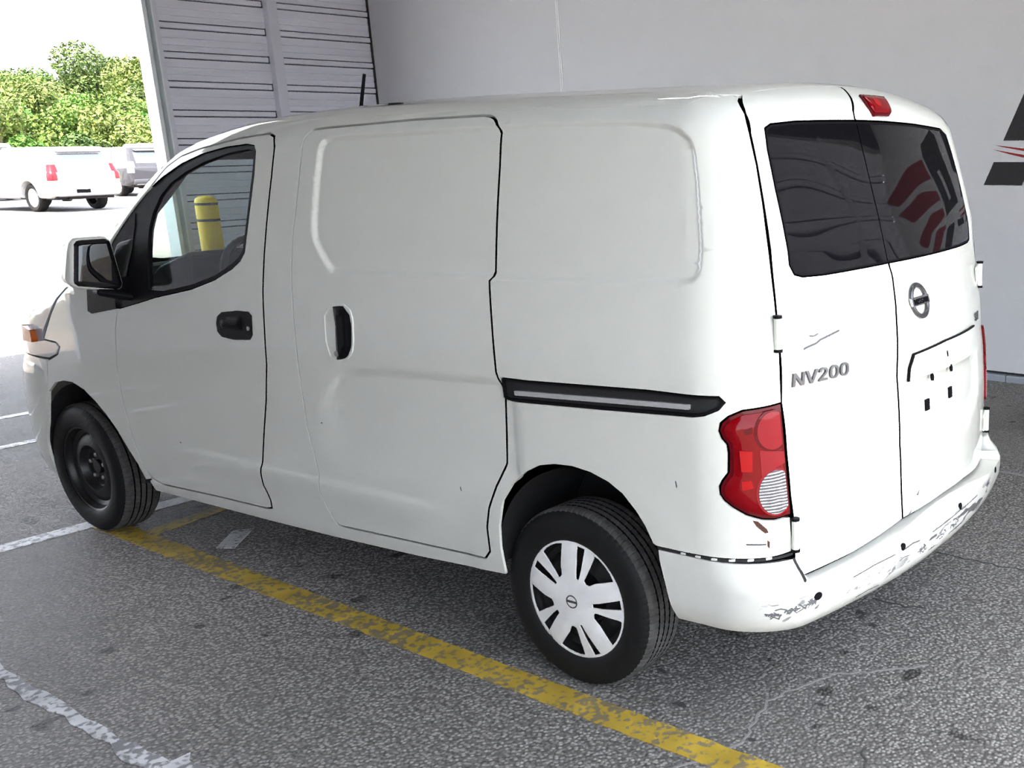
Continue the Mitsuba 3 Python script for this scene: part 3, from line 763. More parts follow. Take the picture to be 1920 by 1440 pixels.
TAIL_LINES = lines(DISH, (-.03, -.02, -.01, 0, .01)) + lines(WIN, (.008, .02, .03))
rim2 = [0]
kl = skin(V + 'rear_door', panel(LEFT.difference(WIN), rear_map, .04, tail, .014, extra=TAIL_LINES, rim=rim), 'van_white', label='white narrow left rear door')
kr = skin(V + 'rear_door', panel(RIGHT.difference(WIN), rear_map, .04, tail, .014, extra=TAIL_LINES, rim=rim2), 'van_white', label='white wide right rear door with number plate recess')
skin(kl + '__seal', rim, 'gap_black')
skin(kr + '__seal', rim2, 'gap_black')
for k, D in ((kl, LEFT), (kr, RIGHT)):
    skin(k + '__window_pane', panel(WIN.intersection(D), rear_map, .03, lambda y, v: 0 * y + .004 + .0015 * np.sin(y * 9) * np.sin(v * 16), .01, .0025), 'privacy_glass', label='dark tinted rear window pane')
    skin(k + '__window_seal', panel(WIN.difference(WIN.buffer(-.006)).intersection(D), rear_map, .02, lambda y, v: 0 * y + .003, .006, .0005, .012), 'black_plastic')
skin(V + 'inner_shell', panel(LEFT.union(RIGHT).buffer(.01), rear_map, .08, lambda y, v: tail(y, v) + .016, 0, 0, .05, TAIL_LINES), 'gap_black')
skin(kr + '__plate_garnish', panel(PLATE, rear_map, .03, lambda y, v: 0 * y - .010, .022, 0), 'van_white', label='white number plate garnish')
edge = LineString([(.186, .965), (.170, 1.002), (.131, 1.0385), (-.117, 1.0425), (-.480, 1.0335)]).buffer(.0028)
skin(kr + '__garnish_gap', panel(edge, rear_map, .03, lambda y, v: 0 * y - .0095, .008, 0, .006), 'black_plastic')
for y, v, w, hh in ((-.106, 1.001, .004, .010), (.037, .950, .008, .012), (-.124, .950, .008, .012)):
    skin(kr + '__screw_hole', panel(disc(y, v, w, hh), rear_map, .01, lambda a, b: 0 * a - .012, .006, 0, .005), 'black_plastic')
for y, v in ((.046, .859), (-.152, .859)):
    skin(kr + '__plate_clip', panel(sbox(y - .013, v - .018, y + .013, v + .018), rear_map, .01, lambda a, b: 0 * a + .008, .006, 0, .008), 'black_plastic')
for y, v, b in ((.199, .531, 'scuff_grey'), (.149, .583, 'scuff_grey')):
    skin(kr + '__paint_chip', panel(Polygon([(y, v), (y - .022, v + .012), (y - .012, v - .004)]), rear_map, .01, lambda a, q: 0 * a - .0006, 0, 0, .006), b)
L3 = Polygon([(.046, 1.808), (-.126, 1.808), (-.088, 1.757), (-.056, 1.745), (.044, 1.745), (.060, 1.765)])
b3 = skin(kr + '__brake_lamp', panel(L3, rear_map, .015, lambda y, v: 0 * y - .006, .02, 0, .01), 'lamp_red_deep', label='small red high brake lamp')
skin(kr + '__brake_lens', panel(L3.buffer(-.007), rear_map, .012, lambda y, v: -.006 - .008 * sstep(0, -.02, signed(L3, y, v)), .006, 0, .01), 'lamp_red')
skin(kr + '__brake_bulb', panel(disc(0, 1.778, .020, .012), rear_map, .01, lambda y, v: 0 * y - .0155, .004, 0, .006), 'lamp_bright')


def on_tail(mesh, key, bsdf, y0, v0, off=.004, smooth=False, label=None):
    """A flat drawing (x to the right seen from behind, y up, z towards the viewer, metres) wrapped onto the rear doors about the point (y0, v0)."""
    mesh = mesh.subdivide_to_size(.03) if hasattr(mesh, 'subdivide_to_size') else mesh
    v = np.asarray(mesh.vertices)
    y, w = y0 - v[:, 0], v0 + v[:, 1]
    P, _ = rear_map(y, w)
    P = P - (tail(y, w) - off - v[:, 2])[:, None] * np.array([-1.0, 0, 0])
    return obj(key, (P, np.asarray(mesh.faces)), bsdf, smooth, m=VAN, label=label)


def slant(mesh, k, sx=1.0):
    v = np.array(mesh.vertices)
    v[:, 0] = (v[:, 0] - v[:, 0].min()) * sx + k * v[:, 1]
    return trimesh.Trimesh(v, mesh.faces, process=False)


t = slant(meshkit.text_mesh('NV200', .034, .005, bold=True), .22, 1.45)
on_tail(placed(t, np.eye(3), (-.5 * t.vertices[:, 0].max(), 0, 0)), kl + '__lettering', 'badge_chrome', .582, 1.036, .001, label='chrome model lettering')
t = slant(meshkit.text_mesh('SV', .026, .005, bold=True), .15, 1.6)
on_tail(placed(t, np.eye(3), (0, 0, 0)), kr + '__lettering', 'badge_chrome', .545, 1.062 - .016, .001) if False else None
on_tail(placed(t, np.eye(3), (-.04, 0, 0)), kr + '__lettering', 'badge_chrome', -.575, 1.040, .001, label='chrome trim level lettering')
# emblem: a ring with a bar across
w = np.linspace(0, 2 * np.pi, 48, endpoint=False)
ring = tube(np.stack([.054 * np.cos(w), .049 * np.sin(w), 0 * w], 1), .0075, 10, True)
em = on_tail(ring, kr + '__emblem', 'badge_chrome', .012, 1.190, .006, 40, 'round chrome emblem')
on_tail(rbox(-.066, .066, -.0135, .0135, -.002, .007, .003, 8), kr + '__emblem_bar', 'chrome', .012, 1.190, .006, 40)
t = slant(meshkit.text_mesh('NISSAN', .0155, .002, bold=True), 0, 1.25)
on_tail(placed(t, np.eye(3), (-.5 * t.vertices[:, 0].max(), -.0078, 0)), kr + '__emblem_lettering', 'black_plastic', .012, 1.190, .013)
# scratch in the paint of the left rear door
sc = LineString([(.630, 1.131), (.612, 1.135), (.580, 1.1395), (.560, 1.147), (.528, 1.152), (.476, 1.161)]).buffer(.0026).union(LineString([(.600, 1.163), (.585, 1.160), (.566, 1.164)]).buffer(.0018))
skin(kl + '__scratch', panel(sc, rear_map, .02, lambda y, v: 0 * y - .0006, 0, 0, .005), 'scuff_grey', label='scratch in the paint')

# ---------------------------------------------------------------- rear bumper
def door_foot(y):
    return np.interp(abs(y), [0, .1, .28, .49, .70, .73], [.522, .520, .508, .484, .471, .48])


bt, ys_ = [], []
for y in np.linspace(.70, .43, 8):
    x = float(BREAR(door_foot(y))) + .17 * y * y + .02
    a = math.atan2(XC - x, y - YC)
    bt.append((XC - YC * min(a, np.pi / 2), float(door_foot(y))))
half = [(-.384, .560), (-.531, .560), (-.69, .557), (-.755, .556), (-.772, .520)] + bt + [(U1 - (YC - y), float(door_foot(y))) for y in np.linspace(.40, 0, 9)]
mid = U1 - YC
low = [(-.388, .531), (-.406, .457), (-.420, .384), (-.433, .346), (-.534, .349), (-.65, .350), (-.75, .348), (-.95, .348), (mid, .345)]
BUMP = Polygon(half + [(2 * mid - u, z) for u, z in half[-2::-1]] + [(2 * mid - u, z) for u, z in low] + low[::-1])
bump_disp = lambda u, z: .006 * sstep(.004, -.004, signed(disc(0, 0, 1, 1), u, z)) * 0
bp = skin(V + 'rear_bumper', panel(BUMP, bumper_map, .03, None, .05, .002), 'bumper_white', label='scuffed white rear bumper')

us = np.r_[np.linspace(-.79, U1, 14), np.linspace(U1, 2 * mid - U1, 40)[1:-1], np.linspace(2 * mid - U1, 2 * mid + .79, 14)]
side_u = np.abs(us - mid)
zt = np.interp(side_u, np.abs(np.array([q[0] for q in half[::-1]]) - mid), [q[1] for q in half[::-1]])
A = bumper_map(us, zt - .003)[0]
Bp = A + np.stack([0 * us + .085, -.10 * np.sign(A[:, 1]) * np.abs(A[:, 1]) ** 2, 0 * us + .004], 1)
kq = np.arange(len(us) - 1)
obj(bp + '__step', (np.vstack([A, Bp]), np.vstack([np.stack([kq, kq + 1, kq + len(us)], 1), np.stack([kq + 1, kq + 1 + len(us), kq + len(us)], 1)])), 'bumper_white', m=VAN)


def bump_u(y):
    """u on the bumper map of the point of its rear face at y (|y| < YC)."""
    return U1 - (YC - y)


SENS = [(-.8106, .443), (U1 - (YC - .31), .466), (U1 - (YC + .115), .472), (2 * mid + .912, .462)]
for u, z in SENS:
    skin(bp + '__parking_sensor', panel(disc(u, z, .012, .012), bumper_map, .01, lambda a, b: 0 * a - .0015, .004, 0, .006), 'black_plastic', label='dark round parking sensor' if u == SENS[0][0] else None)
gap = LineString([(-.384, .5635), (-.531, .5645), (-.69, .5605), (-.757, .560)]).buffer(.0038)
skin(V + 'bumper_gap', panel(gap, side_map, .03, lambda u, z: 0 * u - .001, .012, 0, .01), 'black_matt', label='dark gap above the bumper')
corner = LineString([(-.757, .553), (-.766, .53), (-.773, .515), (-.778, .498)]).buffer(.0034)
skin(V + 'bumper_gap', panel(corner, bumper_map, .02, lambda u, z: 0 * u - .0008, .006, 0, .008), 'black_matt')
for k in range(6):
    u = -.46 - .045 * k
    skin(V + 'bumper_gap__clip', panel(sbox(u - .016, .5595, u, .5665), side_map, .02, lambda a, b: 0 * a - .0022, .006, 0, .006), 'bumper_white')
skin(V + 'rust_chip', panel(Polygon([(-.655, .680), (-.668, .676), (-.690, .650), (-.693, .640), (-.684, .640), (-.664, .662)]), side_map, .02, lambda u, z: 0 * u - .0008, 0, 0, .006), 'rust', label='rusty paint chip below the tail lamp')
skin(V + 'rust_chip', panel(Polygon([(-.690, .618), (-.696, .612), (-.695, .592), (-.690, .600)]), side_map, .02, lambda u, z: 0 * u - .0008, 0, 0, .006), 'rust')
for pts in ([(-.432, .618), (-.455, .617), (-.48, .612)], [(.42, .62), (.418, .61)], [(-.455, .775), (-.457, .76)], [(1.10, .752), (1.096, .752)], [(2.03, .556), (2.025, .556)], [(-.640, .610), (-.685, .606)]):
    skin(V + 'paint_chip', panel(LineString(pts).buffer(.0022), side_map, .02, lambda u, z: 0 * u - .0008, 0, 0, .005), 'scuff_grey')
for (y0, z0), (y1, z1), b in (((.55, .452), (.36, .456), .0016), ((.30, .456), (.21, .455), .0022), ((.12, .455), (-.30, .455), .0016), ((.52, .372), (.42, .372), .0018), ((.33, .425), (.27, .425), .0012)):
    f2 = lambda y: (XC - YC * math.atan2(XC + .80, y - YC)) if y > YC else bump_u(y)
    skin(bp + '__scratch', panel(LineString([(f2(y0), z0), ((f2(y0) + f2(y1)) / 2, (z0 + z1) / 2 + .004), (f2(y1), z1)]).buffer(b), bumper_map, .02, lambda u, z: 0 * u - .0008, 0, 0, .005), 'scuff_grey')
for (u, z, ru, rz) in ((bump_u(.17), .418, .030, .010), (bump_u(.05), .420, .035, .012), (bump_u(-.08), .418, .040, .014), (-.745, .425, .022, .006), (-.80, .432, .010, .010), (-.705, .415, .012, .003)):
    r = np.random.default_rng(int(abs(u) * 1000))
    for k in range(9):
        cu, cz = u + ru * r.normal(0, .6), z + rz * r.normal(0, .6)
        skin(bp + '__scuff', panel(LineString([(cu, cz), (cu + .02 * r.random(), cz + .008 * r.normal()), (cu + .03 * r.random(), cz + .006 * r.normal())]).buffer(.0009 + .0012 * r.random()), bumper_map, .02, lambda a, b: 0 * a - .0007, 0, 0, .004), 'scuff_grey')

# ---------------------------------------------------------------- roof, windscreen, bonnet, nose
back_y = np.array([.58, .5, .35, .2, 0.0])
back_x = rear_map(back_y, np.interp(back_y, [0, .3, .56, .6], [1.869, 1.874, 1.876, 1.85]))[0][:, 0] + .004
hx = list(zip(back_x, back_y))
ROOF = Polygon([(2.0, -.64), (1.9, -ye)] + [(x, -ye - .012) for x in (-.35, -.42)] + [(-.462, -.66), (-.49, -.61)] + [(x, -y) for x, y in hx] + hx[::-1][1:] + [(-.49, .61), (-.462, .66), (-.42, ye + .012), (-.35, ye + .012), (1.9, ye + .004), (2.0, .64), (2.04, .3), (2.05, 0), (2.04, -.3)])
skin(V + 'roof', panel(ROOF, roof_map, .06, lambda x, y: .004 * np.cos(y * 2 * np.pi / .3) * sstep(.62, .5, np.abs(y)) * sstep(-.35, -.2, x) * sstep(1.8, 1.6, x), .01, -.006), 'van_white', label='white roof')
SCREEN = Polygon([(2.03, -.62), (2.72, -.70), (2.90, -.40), (2.965, 0), (2.90, .40), (2.72, .70), (2.03, .62), (2.07, .3), (2.08, 0), (2.07, -.3)])
skin(V + 'windscreen', panel(SCREEN, roof_map, .08, lambda x, y: 0 * x + .004, 0, 0, .05), 'windscreen_glass', label='windscreen')
skin(V + 'windscreen_surround', panel(SCREEN.difference(SCREEN.buffer(-.045)), roof_map, .04, lambda x, y: 0 * x + .006, 0, -.006, .03), 'black_plastic')
skin(V + 'bonnet', panel(Polygon([(2.73, .77), (2.73, .71), (2.91, .41), (2.975, 0), (2.91, -.41), (2.73, -.71), (2.73, -.77), (3.0, -.72), (3.22, -.6), (3.36, -.4), (3.45, 0), (3.36, .4), (3.22, .6), (3.0, .72)]), roof_map, .05, None, .02, 0, .03), 'van_white', label='white bonnet')
ARCHN = [(1.235 * .8, .648), (1.18 * .8, .504), (1.12 * .8, .40), (1.09 * .8, .310), (1.07 * .8, .22)]
NB = Polygon([(u, z) for u, z in ARCHN] + [(-u, z) for u, z in ARCHN[::-1]] + [(-1.02, .80), (-.9, .805), (.9, .805), (1.02, .80)])
skin(V + 'front_bumper', panel(NB, nose_map, .05, lambda u, z: -.012 * sstep(.80, .74, z) * sstep(1.0, .9, np.abs(u)), .012, 0, .03), 'van_white', label='white front bumper')
NP = Polygon([(-1.0, .812), (1.0, .812), (1.0, .90), (.95, 1.0), (.6, 1.02), (-.6, 1.02), (-.95, 1.0), (-1.0, .90)])
skin(V + 'nose_panel', panel(NP, nose_map, .06, None, .02, 0, .03), 'van_white')
skin(V + 'grille', panel(Polygon([(-.55, .83), (.55, .83), (.50, .95), (-.50, .95)]), nose_map, .06, lambda u, z: 0 * u - .01, .02, 0, .04), 'black_plastic')

# underside
obj(V + 'underbody', [rbox(-.72, 2.35, -.66, .66, .34, .40, .03), rbox(.3, 2.2, -.45, .45, .24, .38, .04), rbox(2.3, 3.45, -.5, .5, .24, .6, .05), rbox(.40, 2.28, .60, .82, .315, .36, .015), rbox(.40, 2.28, -.82, -.60, .315, .36, .015)], 'black_matt', 40, m=VAN)
obj(V + 'axle', [tube([(0, -.72, .30), (0, .72, .30)], .04), tube([(2.925, -.72, .30), (2.925, .72, .30)], .035)], 'black_matt', 40, m=VAN)
obj(V + 'exhaust', [tube([(.1, .30, .28), (-.55, .32, .285), (-.74, .36, .31), (-.80, .38, .325)], .019, 12)], 'steel_black', 40, m=VAN, label='exhaust tailpipe')
obj(V + 'aerial', [tube([(1.862, 0, 1.78), (1.792, 0, 1.985)], [.0085, .0070], 10), tube([(1.867, 0, 1.765), (1.855, 0, 1.80)], .012, 10)], 'black_plastic', 40, m=VAN, label='short black roof aerial')
for x in (.16, .95):
    obj(V + 'roof_cap', rbox(x - .03, x + .03, .53, .555, 1.810, 1.8335, .004, 8), 'black_plastic', 40, m=VAN)

# cab
obj(V + 'dashboard', hull([(2.80, s * .62, 1.045) for s in (-1, 1)] + [(2.48, s * .66, 1.065) for s in (-1, 1)] + [(2.36, s * .66, .95) for s in (-1, 1)] + [(2.45, s * .66, .70) for s in (-1, 1)] + [(2.85, s * .62, .7) for s in (-1, 1)], .03), 'dash_dark', 50, m=VAN, label='dark dashboard')
obj(V + 'instrument_hood', hull([(2.68, .20, 1.11), (2.68, .54, 1.11), (2.56, .20, 1.18), (2.56, .54, 1.18), (2.42, .24, 1.235), (2.42, .50, 1.235), (2.40, .20, 1.03), (2.40, .54, 1.03)], .025), 'dash_dark', 50, m=VAN)
obj(V + 'centre_stack', hull([(2.40, -.14, 1.08), (2.40, .14, 1.08), (2.28, -.12, .75), (2.28, .12, .75), (2.5, 0, 1.08)], .03), 'dash_dark', 50, m=VAN)
w = np.linspace(0, 2 * np.pi, 40, endpoint=False)
sw = np.stack([.185 * np.sin(w) * .42, .185 * np.cos(w), .185 * np.sin(w) * .91], 1) + (2.105, .36, 1.150)
kk = obj(V + 'steering_wheel', tube(sw, .016, 10, True), 'dash_dark', True, m=VAN, label='dark steering wheel')
obj(kk + '__hub', hull([(2.11, .31, 1.13), (2.11, .41, 1.13), (2.12, .36, 1.18), (2.36, .36, 1.06)], .035), 'dash_dark', 50, m=VAN)
obj(kk + '__spoke', [tube([(2.105, .36 + s * .05, 1.15), (2.105, .36 + s * .18, 1.15)], .014) for s in (-1, 1)], 'dash_dark', True, m=VAN)
for y in (.38, -.38):
    st = obj(V + 'seat', [hull([(1.45, y - .19, .62), (1.45, y + .19, .62), (1.93, y - .2, .66), (1.93, y + .2, .66)], .06), hull([(1.43, y - .19, .68), (1.43, y + .19, .68), (1.25, y - .17, 1.20), (1.25, y + .17, 1.20)], .055)], 'seat_cloth', 50, m=VAN)
    obj(st + '__headrest', hull([(1.22, y - .09, 1.32), (1.22, y + .09, 1.32), (1.20, y - .08, 1.40), (1.20, y + .08, 1.40)], .045), 'seat_cloth', 50, m=VAN)
obj(V + 'cab_floor', bx(.9, 2.9, -.78, .78, .36, .40), 'inner_dark', m=VAN)
obj(V + 'bulkhead', rbox(1.02, 1.05, -.72, .72, .36, 1.70, .01), 'inner_dark', m=VAN)
RL = Polygon([(x, y) for x, y in ((-.3, -.66), (1.93, -.66), (1.97, -.3), (1.98, 0), (1.97, .3), (1.93, .66), (-.3, .66))])
skin(V + 'headliner', panel(RL, roof_map, .1, lambda x, y: 0 * x + .035, 0, 0, .06), 'inner_dark')
for y in (.36, -.36):
    obj(V + 'sun_visor', hull([(1.98, y - .2, 1.715), (1.98, y + .2, 1.715), (2.10, y - .2, 1.655), (2.10, y + .2, 1.655)], .010, 8), 'seat_cloth', 50, m=VAN)

# ---------------------------------------------------------------- wheels
def tyre_mesh(n=480):
    """A 185/60 R15: rounded shoulders, four grooves round the tread, sipes cut across the ribs."""
    prof = [(.196, .010), (.205, .003), (.225, -.001), (.255, -.002), (.278, .006), (.290, .018), (.2965, .028)]
    for a, b in ((.034, .052), (.058, .078), (.084, .102), (.108, .128), (.134, .152)):
        prof += [(.2985, a), (.2985, (a + b) / 2), (.2985, b)]
        if b < .15:
            prof += [(.2905, b + .001), (.2905, b + .005)]
    prof += [(.2965, .158), (.290, .168), (.278, .180), (.255, .188), (.205, .180), (.196, .175)]
    m = lathe(prof, n)
    v = m.vertices.copy()
    r = np.hypot(v[:, 0], v[:, 2])
    k = np.round((np.arctan2(v[:, 2], v[:, 0]) / (2 * np.pi) * n)).astype(int)
    rib = np.digitize(v[:, 1], [.055, .081, .105, .131])
    cut = (r > .2955) & ((k + rib * 3) % 6 == 0)
    cut |= (r > .286) & (r < .2955) & ((v[:, 1] < .03) | (v[:, 1] > .155)) & (k % 6 < 2)
    s = np.where(cut, (r - .0022) / r, 1)
    v[:, 0] *= s
    v[:, 2] *= s
    return trimesh.Trimesh(v, m.faces, process=False)


TYRE = tyre_mesh()
_r = np.hypot(TYRE.vertices[:, 0], TYRE.vertices[:, 2])[TYRE.faces].min(1)
_w = TYRE.vertices[:, 1][TYRE.faces].mean(1)
_t = (_r > .2862) & (_w > .016) & (_w < .170)
_g = _t & (_r < .2935) & (_w > .030) & (_w < .156)
GROOVE = trimesh.Trimesh(TYRE.vertices, TYRE.faces[_g], process=True)
TREAD, TYRE = trimesh.Trimesh(TYRE.vertices, TYRE.faces[_t & ~_g], process=True), trimesh.Trimesh(TYRE.vertices, TYRE.faces[~_t], process=True)


def polar(pts):
    return Polygon([(r * math.cos(math.radians(a)), r * math.sin(math.radians(a))) for r, a in pts])


def hubcap_mesh():
    d = polar([(.206, 3 * k) for k in range(120)])
    for k in range(5):
        o = 72 * k
        big = polar([(.090, 122 + o), (.086, 130 + o), (.092, 137 + o), (.120, 141 + o), (.188, 150 + o), (.190, 142 + o), (.190, 133 + o), (.190, 125 + o), (.188, 118.5 + o), (.14, 120 + o)])
        slot = polar([(.080, 103 + o), (.080, 112 + o), (.12, 110 + o), (.188, 106.5 + o), (.188, 96.5 + o), (.12, 99.5 + o)])
        d = d.difference(big.buffer(-.003).buffer(.003)).difference(slot.buffer(-.002).buffer(.002))
    m = trimesh.util.concatenate([trimesh.creation.extrude_polygon(g, .006, engine='earcut') for g in getattr(d, 'geoms', [d])])
    m = m.subdivide_to_size(.018)
    v = np.asarray(m.vertices).copy()
    r = np.hypot(v[:, 0], v[:, 1])
    a = np.degrees(np.arctan2(v[:, 1], v[:, 0]))
    dome = .017 * np.cos(np.clip(r / .2, 0, 1) * 1.7) - .010 * sstep(.195, .207, r)
    ridge = .003 * np.cos(np.radians((a - 88) * 5)) * sstep(.07, .11, r) * sstep(.20, .17, r)
    v[:, 2] += dome + ridge
    return trimesh.Trimesh(v, m.faces, process=False)


CAP = placed(hubcap_mesh(), np.array([[1.0, 0, 0], [0, 0, -1], [0, 1, 0]]))      # outside faces -y
AX = np.array([[1.0, 0, 0], [0, 0, 1], [0, 1, 0]])                             # drawing xy -> upright xz, drawing z -> +y
CAPO = placed(hubcap_mesh(), AX)
RIMM = lathe([(.196, .012), (.188, .016), (.186, .030), (.178, .040), (.172, .10), (.178, .16), (.196, .176)], 72)
DISH_STEEL = lathe([(.178, .042), (.160, .050), (.135, .034), (.105, .032), (.095, .060), (.085, .066), (.060, .068), (.032, .068), (.030, .052), (0, .050)], 72)
for x in (0, 2.925):
    for s in (1, -1):
        cap = x == 0
        face = .843 if cap else .845
        m = (VAN @ np.diag([1.0, -1 if s > 0 else 1, 1]), VAN @ np.array([x, s * face, .2985 if x == 0 else .2985]))
        # the profiles run inwards along +y from the outer face
        w_ = thing('van__wheel', '', 'x') if False else number(V + 'wheel')
        seen = s > 0
        obj(w_, TYRE, 'tyre_rubber', 28, m=m, label=('rear wheel with a silver hubcap' if cap else 'front wheel with a bare black steel rim') if seen else None)
        obj(w_ + '__tread', TREAD, 'tread_rubber', 20, m=m)
        obj(w_ + '__tread_groove', GROOVE, 'gap_black', 20, m=m)
        obj(w_ + '__rim', RIMM, 'steel_black', 40, m=m)
        obj(w_ + '__disc', DISH_STEEL, 'steel_black', 40, m=m)
        if cap:
            mo = (VAN @ np.diag([1.0, 1 if s > 0 else -1, 1]), VAN @ np.array([x, s * (face - .014), .2985]))
            obj(w_ + '__hubcap', CAPO, 'hubcap_silver', 30, m=mo, label='silver ten-spoke hubcap' if seen else None)
            w2 = np.linspace(0, 2 * np.pi, 32, endpoint=False)
            boss = placed(lathe([(.031, .008), (.031, .019), (.028, .021), (0, .022)], 40), np.eye(3))
            obj(w_ + '__hubcap_boss', boss, 'hubcap_silver', 40, m=mo)
            obj(w_ + '__hubcap_emblem', [tube(np.stack([.021 * np.cos(w2), 0 * w2 + .022, .020 * np.sin(w2)], 1), .0025, 8, True), rbox(-.023, .023, .020, .0245, -.004, .004, .0015, 6)], 'badge_chrome', 40, m=mo)
        else:
            for k in range(5):
                a = math.radians(72 * k + 20)
                obj(w_ + '__lug_nut', placed(lathe([(0, .050), (.009, .051), (.011, .054), (.011, .070), (0, .070)], 6), np.eye(3), (.057 * math.cos(a), 0, .057 * math.sin(a))), 'screw_metal', m=m)
# ---------------------------------------------------------------- the yard outside: parked cars, verge, trees
paint('car_white', (.80, .80, .80))
paint('car_silver', (.13, .13, .15))
mat('car_glass', {'type': 'plastic', 'diffuse_reflectance': rgb(.14, .16, .18), 'int_ior': 1.9})
plain('car_lamp', (.20, .004, .012), .25)
plain('car_lamp_grey', (.20, .20, .22), .25)
plain('car_trim', (.10, .10, .11), .5)
plain('car_rim', (.60, .60, .60), .3, metallic=.5)
plain('bark', (.16, .13, .10), .9)
plain('grass', mikit.proc(lambda p, n, uv: mix((.09, .15, .035), (.20, .24, .08), noise(p.x * 3, p.y * 3, 1.0))), .9)
mat('leaf', {'type': 'principled', 'base_color': {'type': 'mesh_attribute', 'name': 'vertex_color'}, 'roughness': .6, 'specular': .25})

WHEEL = lathe([(.26, .02), (.30, .0), (.36, .0), (.39, .03), (.40, .06), (.40, .20), (.39, .24), (.30, .26), (.26, .25)], 40)
RIM = lathe([(.265, .03), (.25, .05), (.14, .055), (.07, .03), (0, .03)], 30)


def car(key, label, group, at, heading, body, height=1.89, scale=1.0, lamps='high'):
    """A boxy estate or sport utility car, its rear axle at the origin, x forward."""
    t = thing(key, label, 'car', group)
    c, s = math.cos(heading), math.sin(heading)
    M = (np.array([[c, -s, 0], [s, c, 0], [0, 0, 1]]) * scale, np.array([at[0], at[1], 0.0]))
    h = height

    def solid(r):
        lo = m3.Manifold.batch_hull([ball(q, r, 16) for sy in (-1, 1) for q in ((-1.05, sy * .84, .60), (-1.05, sy * .86, 1.02), (-.8, sy * .90, 1.06), (-.8, sy * .90, .50), (2.6, sy * .90, 1.02), (2.6, sy * .90, .50), (3.82, sy * .74, .92), (3.82, sy * .74, .60))])
        up = m3.Manifold.batch_hull([ball(q, r, 16) for sy in (-1, 1) for q in ((-1.02, sy * .84, 1.05), (-.78, sy * .70, h - .13), (-.2, sy * .72, h - .12), (1.45, sy * .70, h - .14), (2.35, sy * .82, 1.06))])
        return lo, up
    lo, up = solid(.12)
    lo2, up2 = solid(.128)
    arch = m3.Manifold.batch_boolean([m3.Manifold.cylinder(3, .46, .46, 40, True).rotate([90, 0, 0]).translate([x, 0, .42]) for x in (0, 2.95)], m3.OpType.Add)
    obj(t + '__body', to_tri((lo + up) - arch), body, 35, m=M, label='painted body')
    obj(t + '__underbody', [bx(-.95, 3.7, -.80, .80, .34, .60), tube([(-.6, .45, .33), (-.9, .47, .33), (-1.05, .48, .34)], .04), tube([(-.95, -.75, .42), (-.95, .75, .42)], .05)], 'black_matt', m=M)
    shell_up, shell_lo = up2 - up, lo2 - lo

    def prism(poly, y0, y1):
        g = to_man(placed(extrude(poly, y1 - y0), AX, (0, y0, 0)))
        return g
    k = h - 1.15
    wins = [Polygon([(-.78, 1.22), (-.62, 1.15 + .80 * k), (.18, 1.15 + .82 * k), (.10, 1.20)]), Polygon([(.22, 1.20), (.28, 1.15 + .82 * k), (1.0, 1.15 + .82 * k), (1.0, 1.19)]), Polygon([(1.08, 1.19), (1.08, 1.15 + .82 * k), (1.50, 1.15 + .80 * k), (2.10, 1.19)])]
    for sy in (1, -1):
        for wv in wins:
            obj(t + '__side_window', to_tri(shell_up ^ prism(wv, .5 if sy > 0 else -1.5, 1.5 if sy > 0 else -.5)), 'car_glass', 35, m=M)
    rear = lambda y0, y1, z0, z1, x1=-.6: to_man(bx(-1.4, x1, y0, y1, z0, z1))
    obj(t + '__rear_window', to_tri(shell_up ^ rear(-.66, .66, 1.24, h - .20)), 'car_glass', 35, m=M, label='rear window')
    obj(t + '__spoiler', hull([(-.90, s1 * .60, h - .115) for s1 in (-1, 1)] + [(-1.02, s1 * .58, h - .15) for s1 in (-1, 1)], .02, 8), 'car_trim', 35, m=M)
    for sy in (1, -1):
        y0, y1 = (.80, 1.2) if sy > 0 else (-1.2, -.80)
        obj(t + '__tail_lamp', to_tri((shell_lo ^ rear(y0, y1, .88, 1.13, -1.0)) + (shell_up ^ rear(y0 - .06 if sy > 0 else y0, y1 if sy > 0 else y1 + .06, 1.05, 1.32, -.93))), 'car_lamp_grey' if body == 'car_silver' else 'car_lamp', 35, m=M, label=None if body == 'car_silver' else 'red tail lamp')
        obj(t + '__running_board', rbox(.55, 2.4, sy * .92 - .07, sy * .92 + .07, .36, .46, .02, 6), 'car_trim' if body == 'car_white' else body, 35, m=M)
    obj(t + '__rear_bumper', to_tri(to_man(rbox(-1.20, -.85, -.88, .88, .44, .66, .05, 8))), body, 35, m=M)
    obj(t + '__bumper_strip', rbox(-1.215, -1.0, -.80, .80, .42, .47, .02, 6), 'car_trim', 35, m=M)
    obj(t + '__number_plate', rbox(-1.215, -1.18, -.02, .36, .52, .62, .004, 6), 'black_plastic', m=M, label='dark number plate')
    for x in (0, 2.95):
        for sy in (1, -1):
            mm = (M[0] @ np.diag([1.0, -1 if sy > 0 else 1, 1]), M[0] @ np.array([x, sy * .95, .40]) + M[1])
            wk = number(t + '__wheel')
            obj(wk, WHEEL, 'tyre_rubber', 40, m=mm)
            obj(wk + '__rim', RIM, 'car_rim', 40, m=mm)
    return t


def to_man(tm):
    return m3.Manifold(m3.Mesh(np.asarray(tm.vertices, np.float32), np.asarray(tm.faces, np.uint32)))


car('sport_utility_car', 'white sport utility car with red tail lamps, nearest of the cars outside', 'cars', (33.35, -11.7), .10, 'car_white', 1.81)
car('sport_utility_car', 'silver grey car just right of and behind the nearest white car outside', 'cars', (41.9, -17.9), .02, 'car_silver', 1.86, .97)
car('sport_utility_car', 'far white vehicle beside the door jamb, right of the silver car', 'cars', (55.0, -25.0), .02, 'car_white', 2.0, 1.0)
car('sport_utility_car', 'white vehicle mostly hidden behind the nearest white car, at the left edge', 'cars', (43.5, -13.2), .06, 'car_white', 1.98, 1.0)
obj('verge', bx(60, 140, -80, 20, -.25, .03), 'grass', kind='structure')

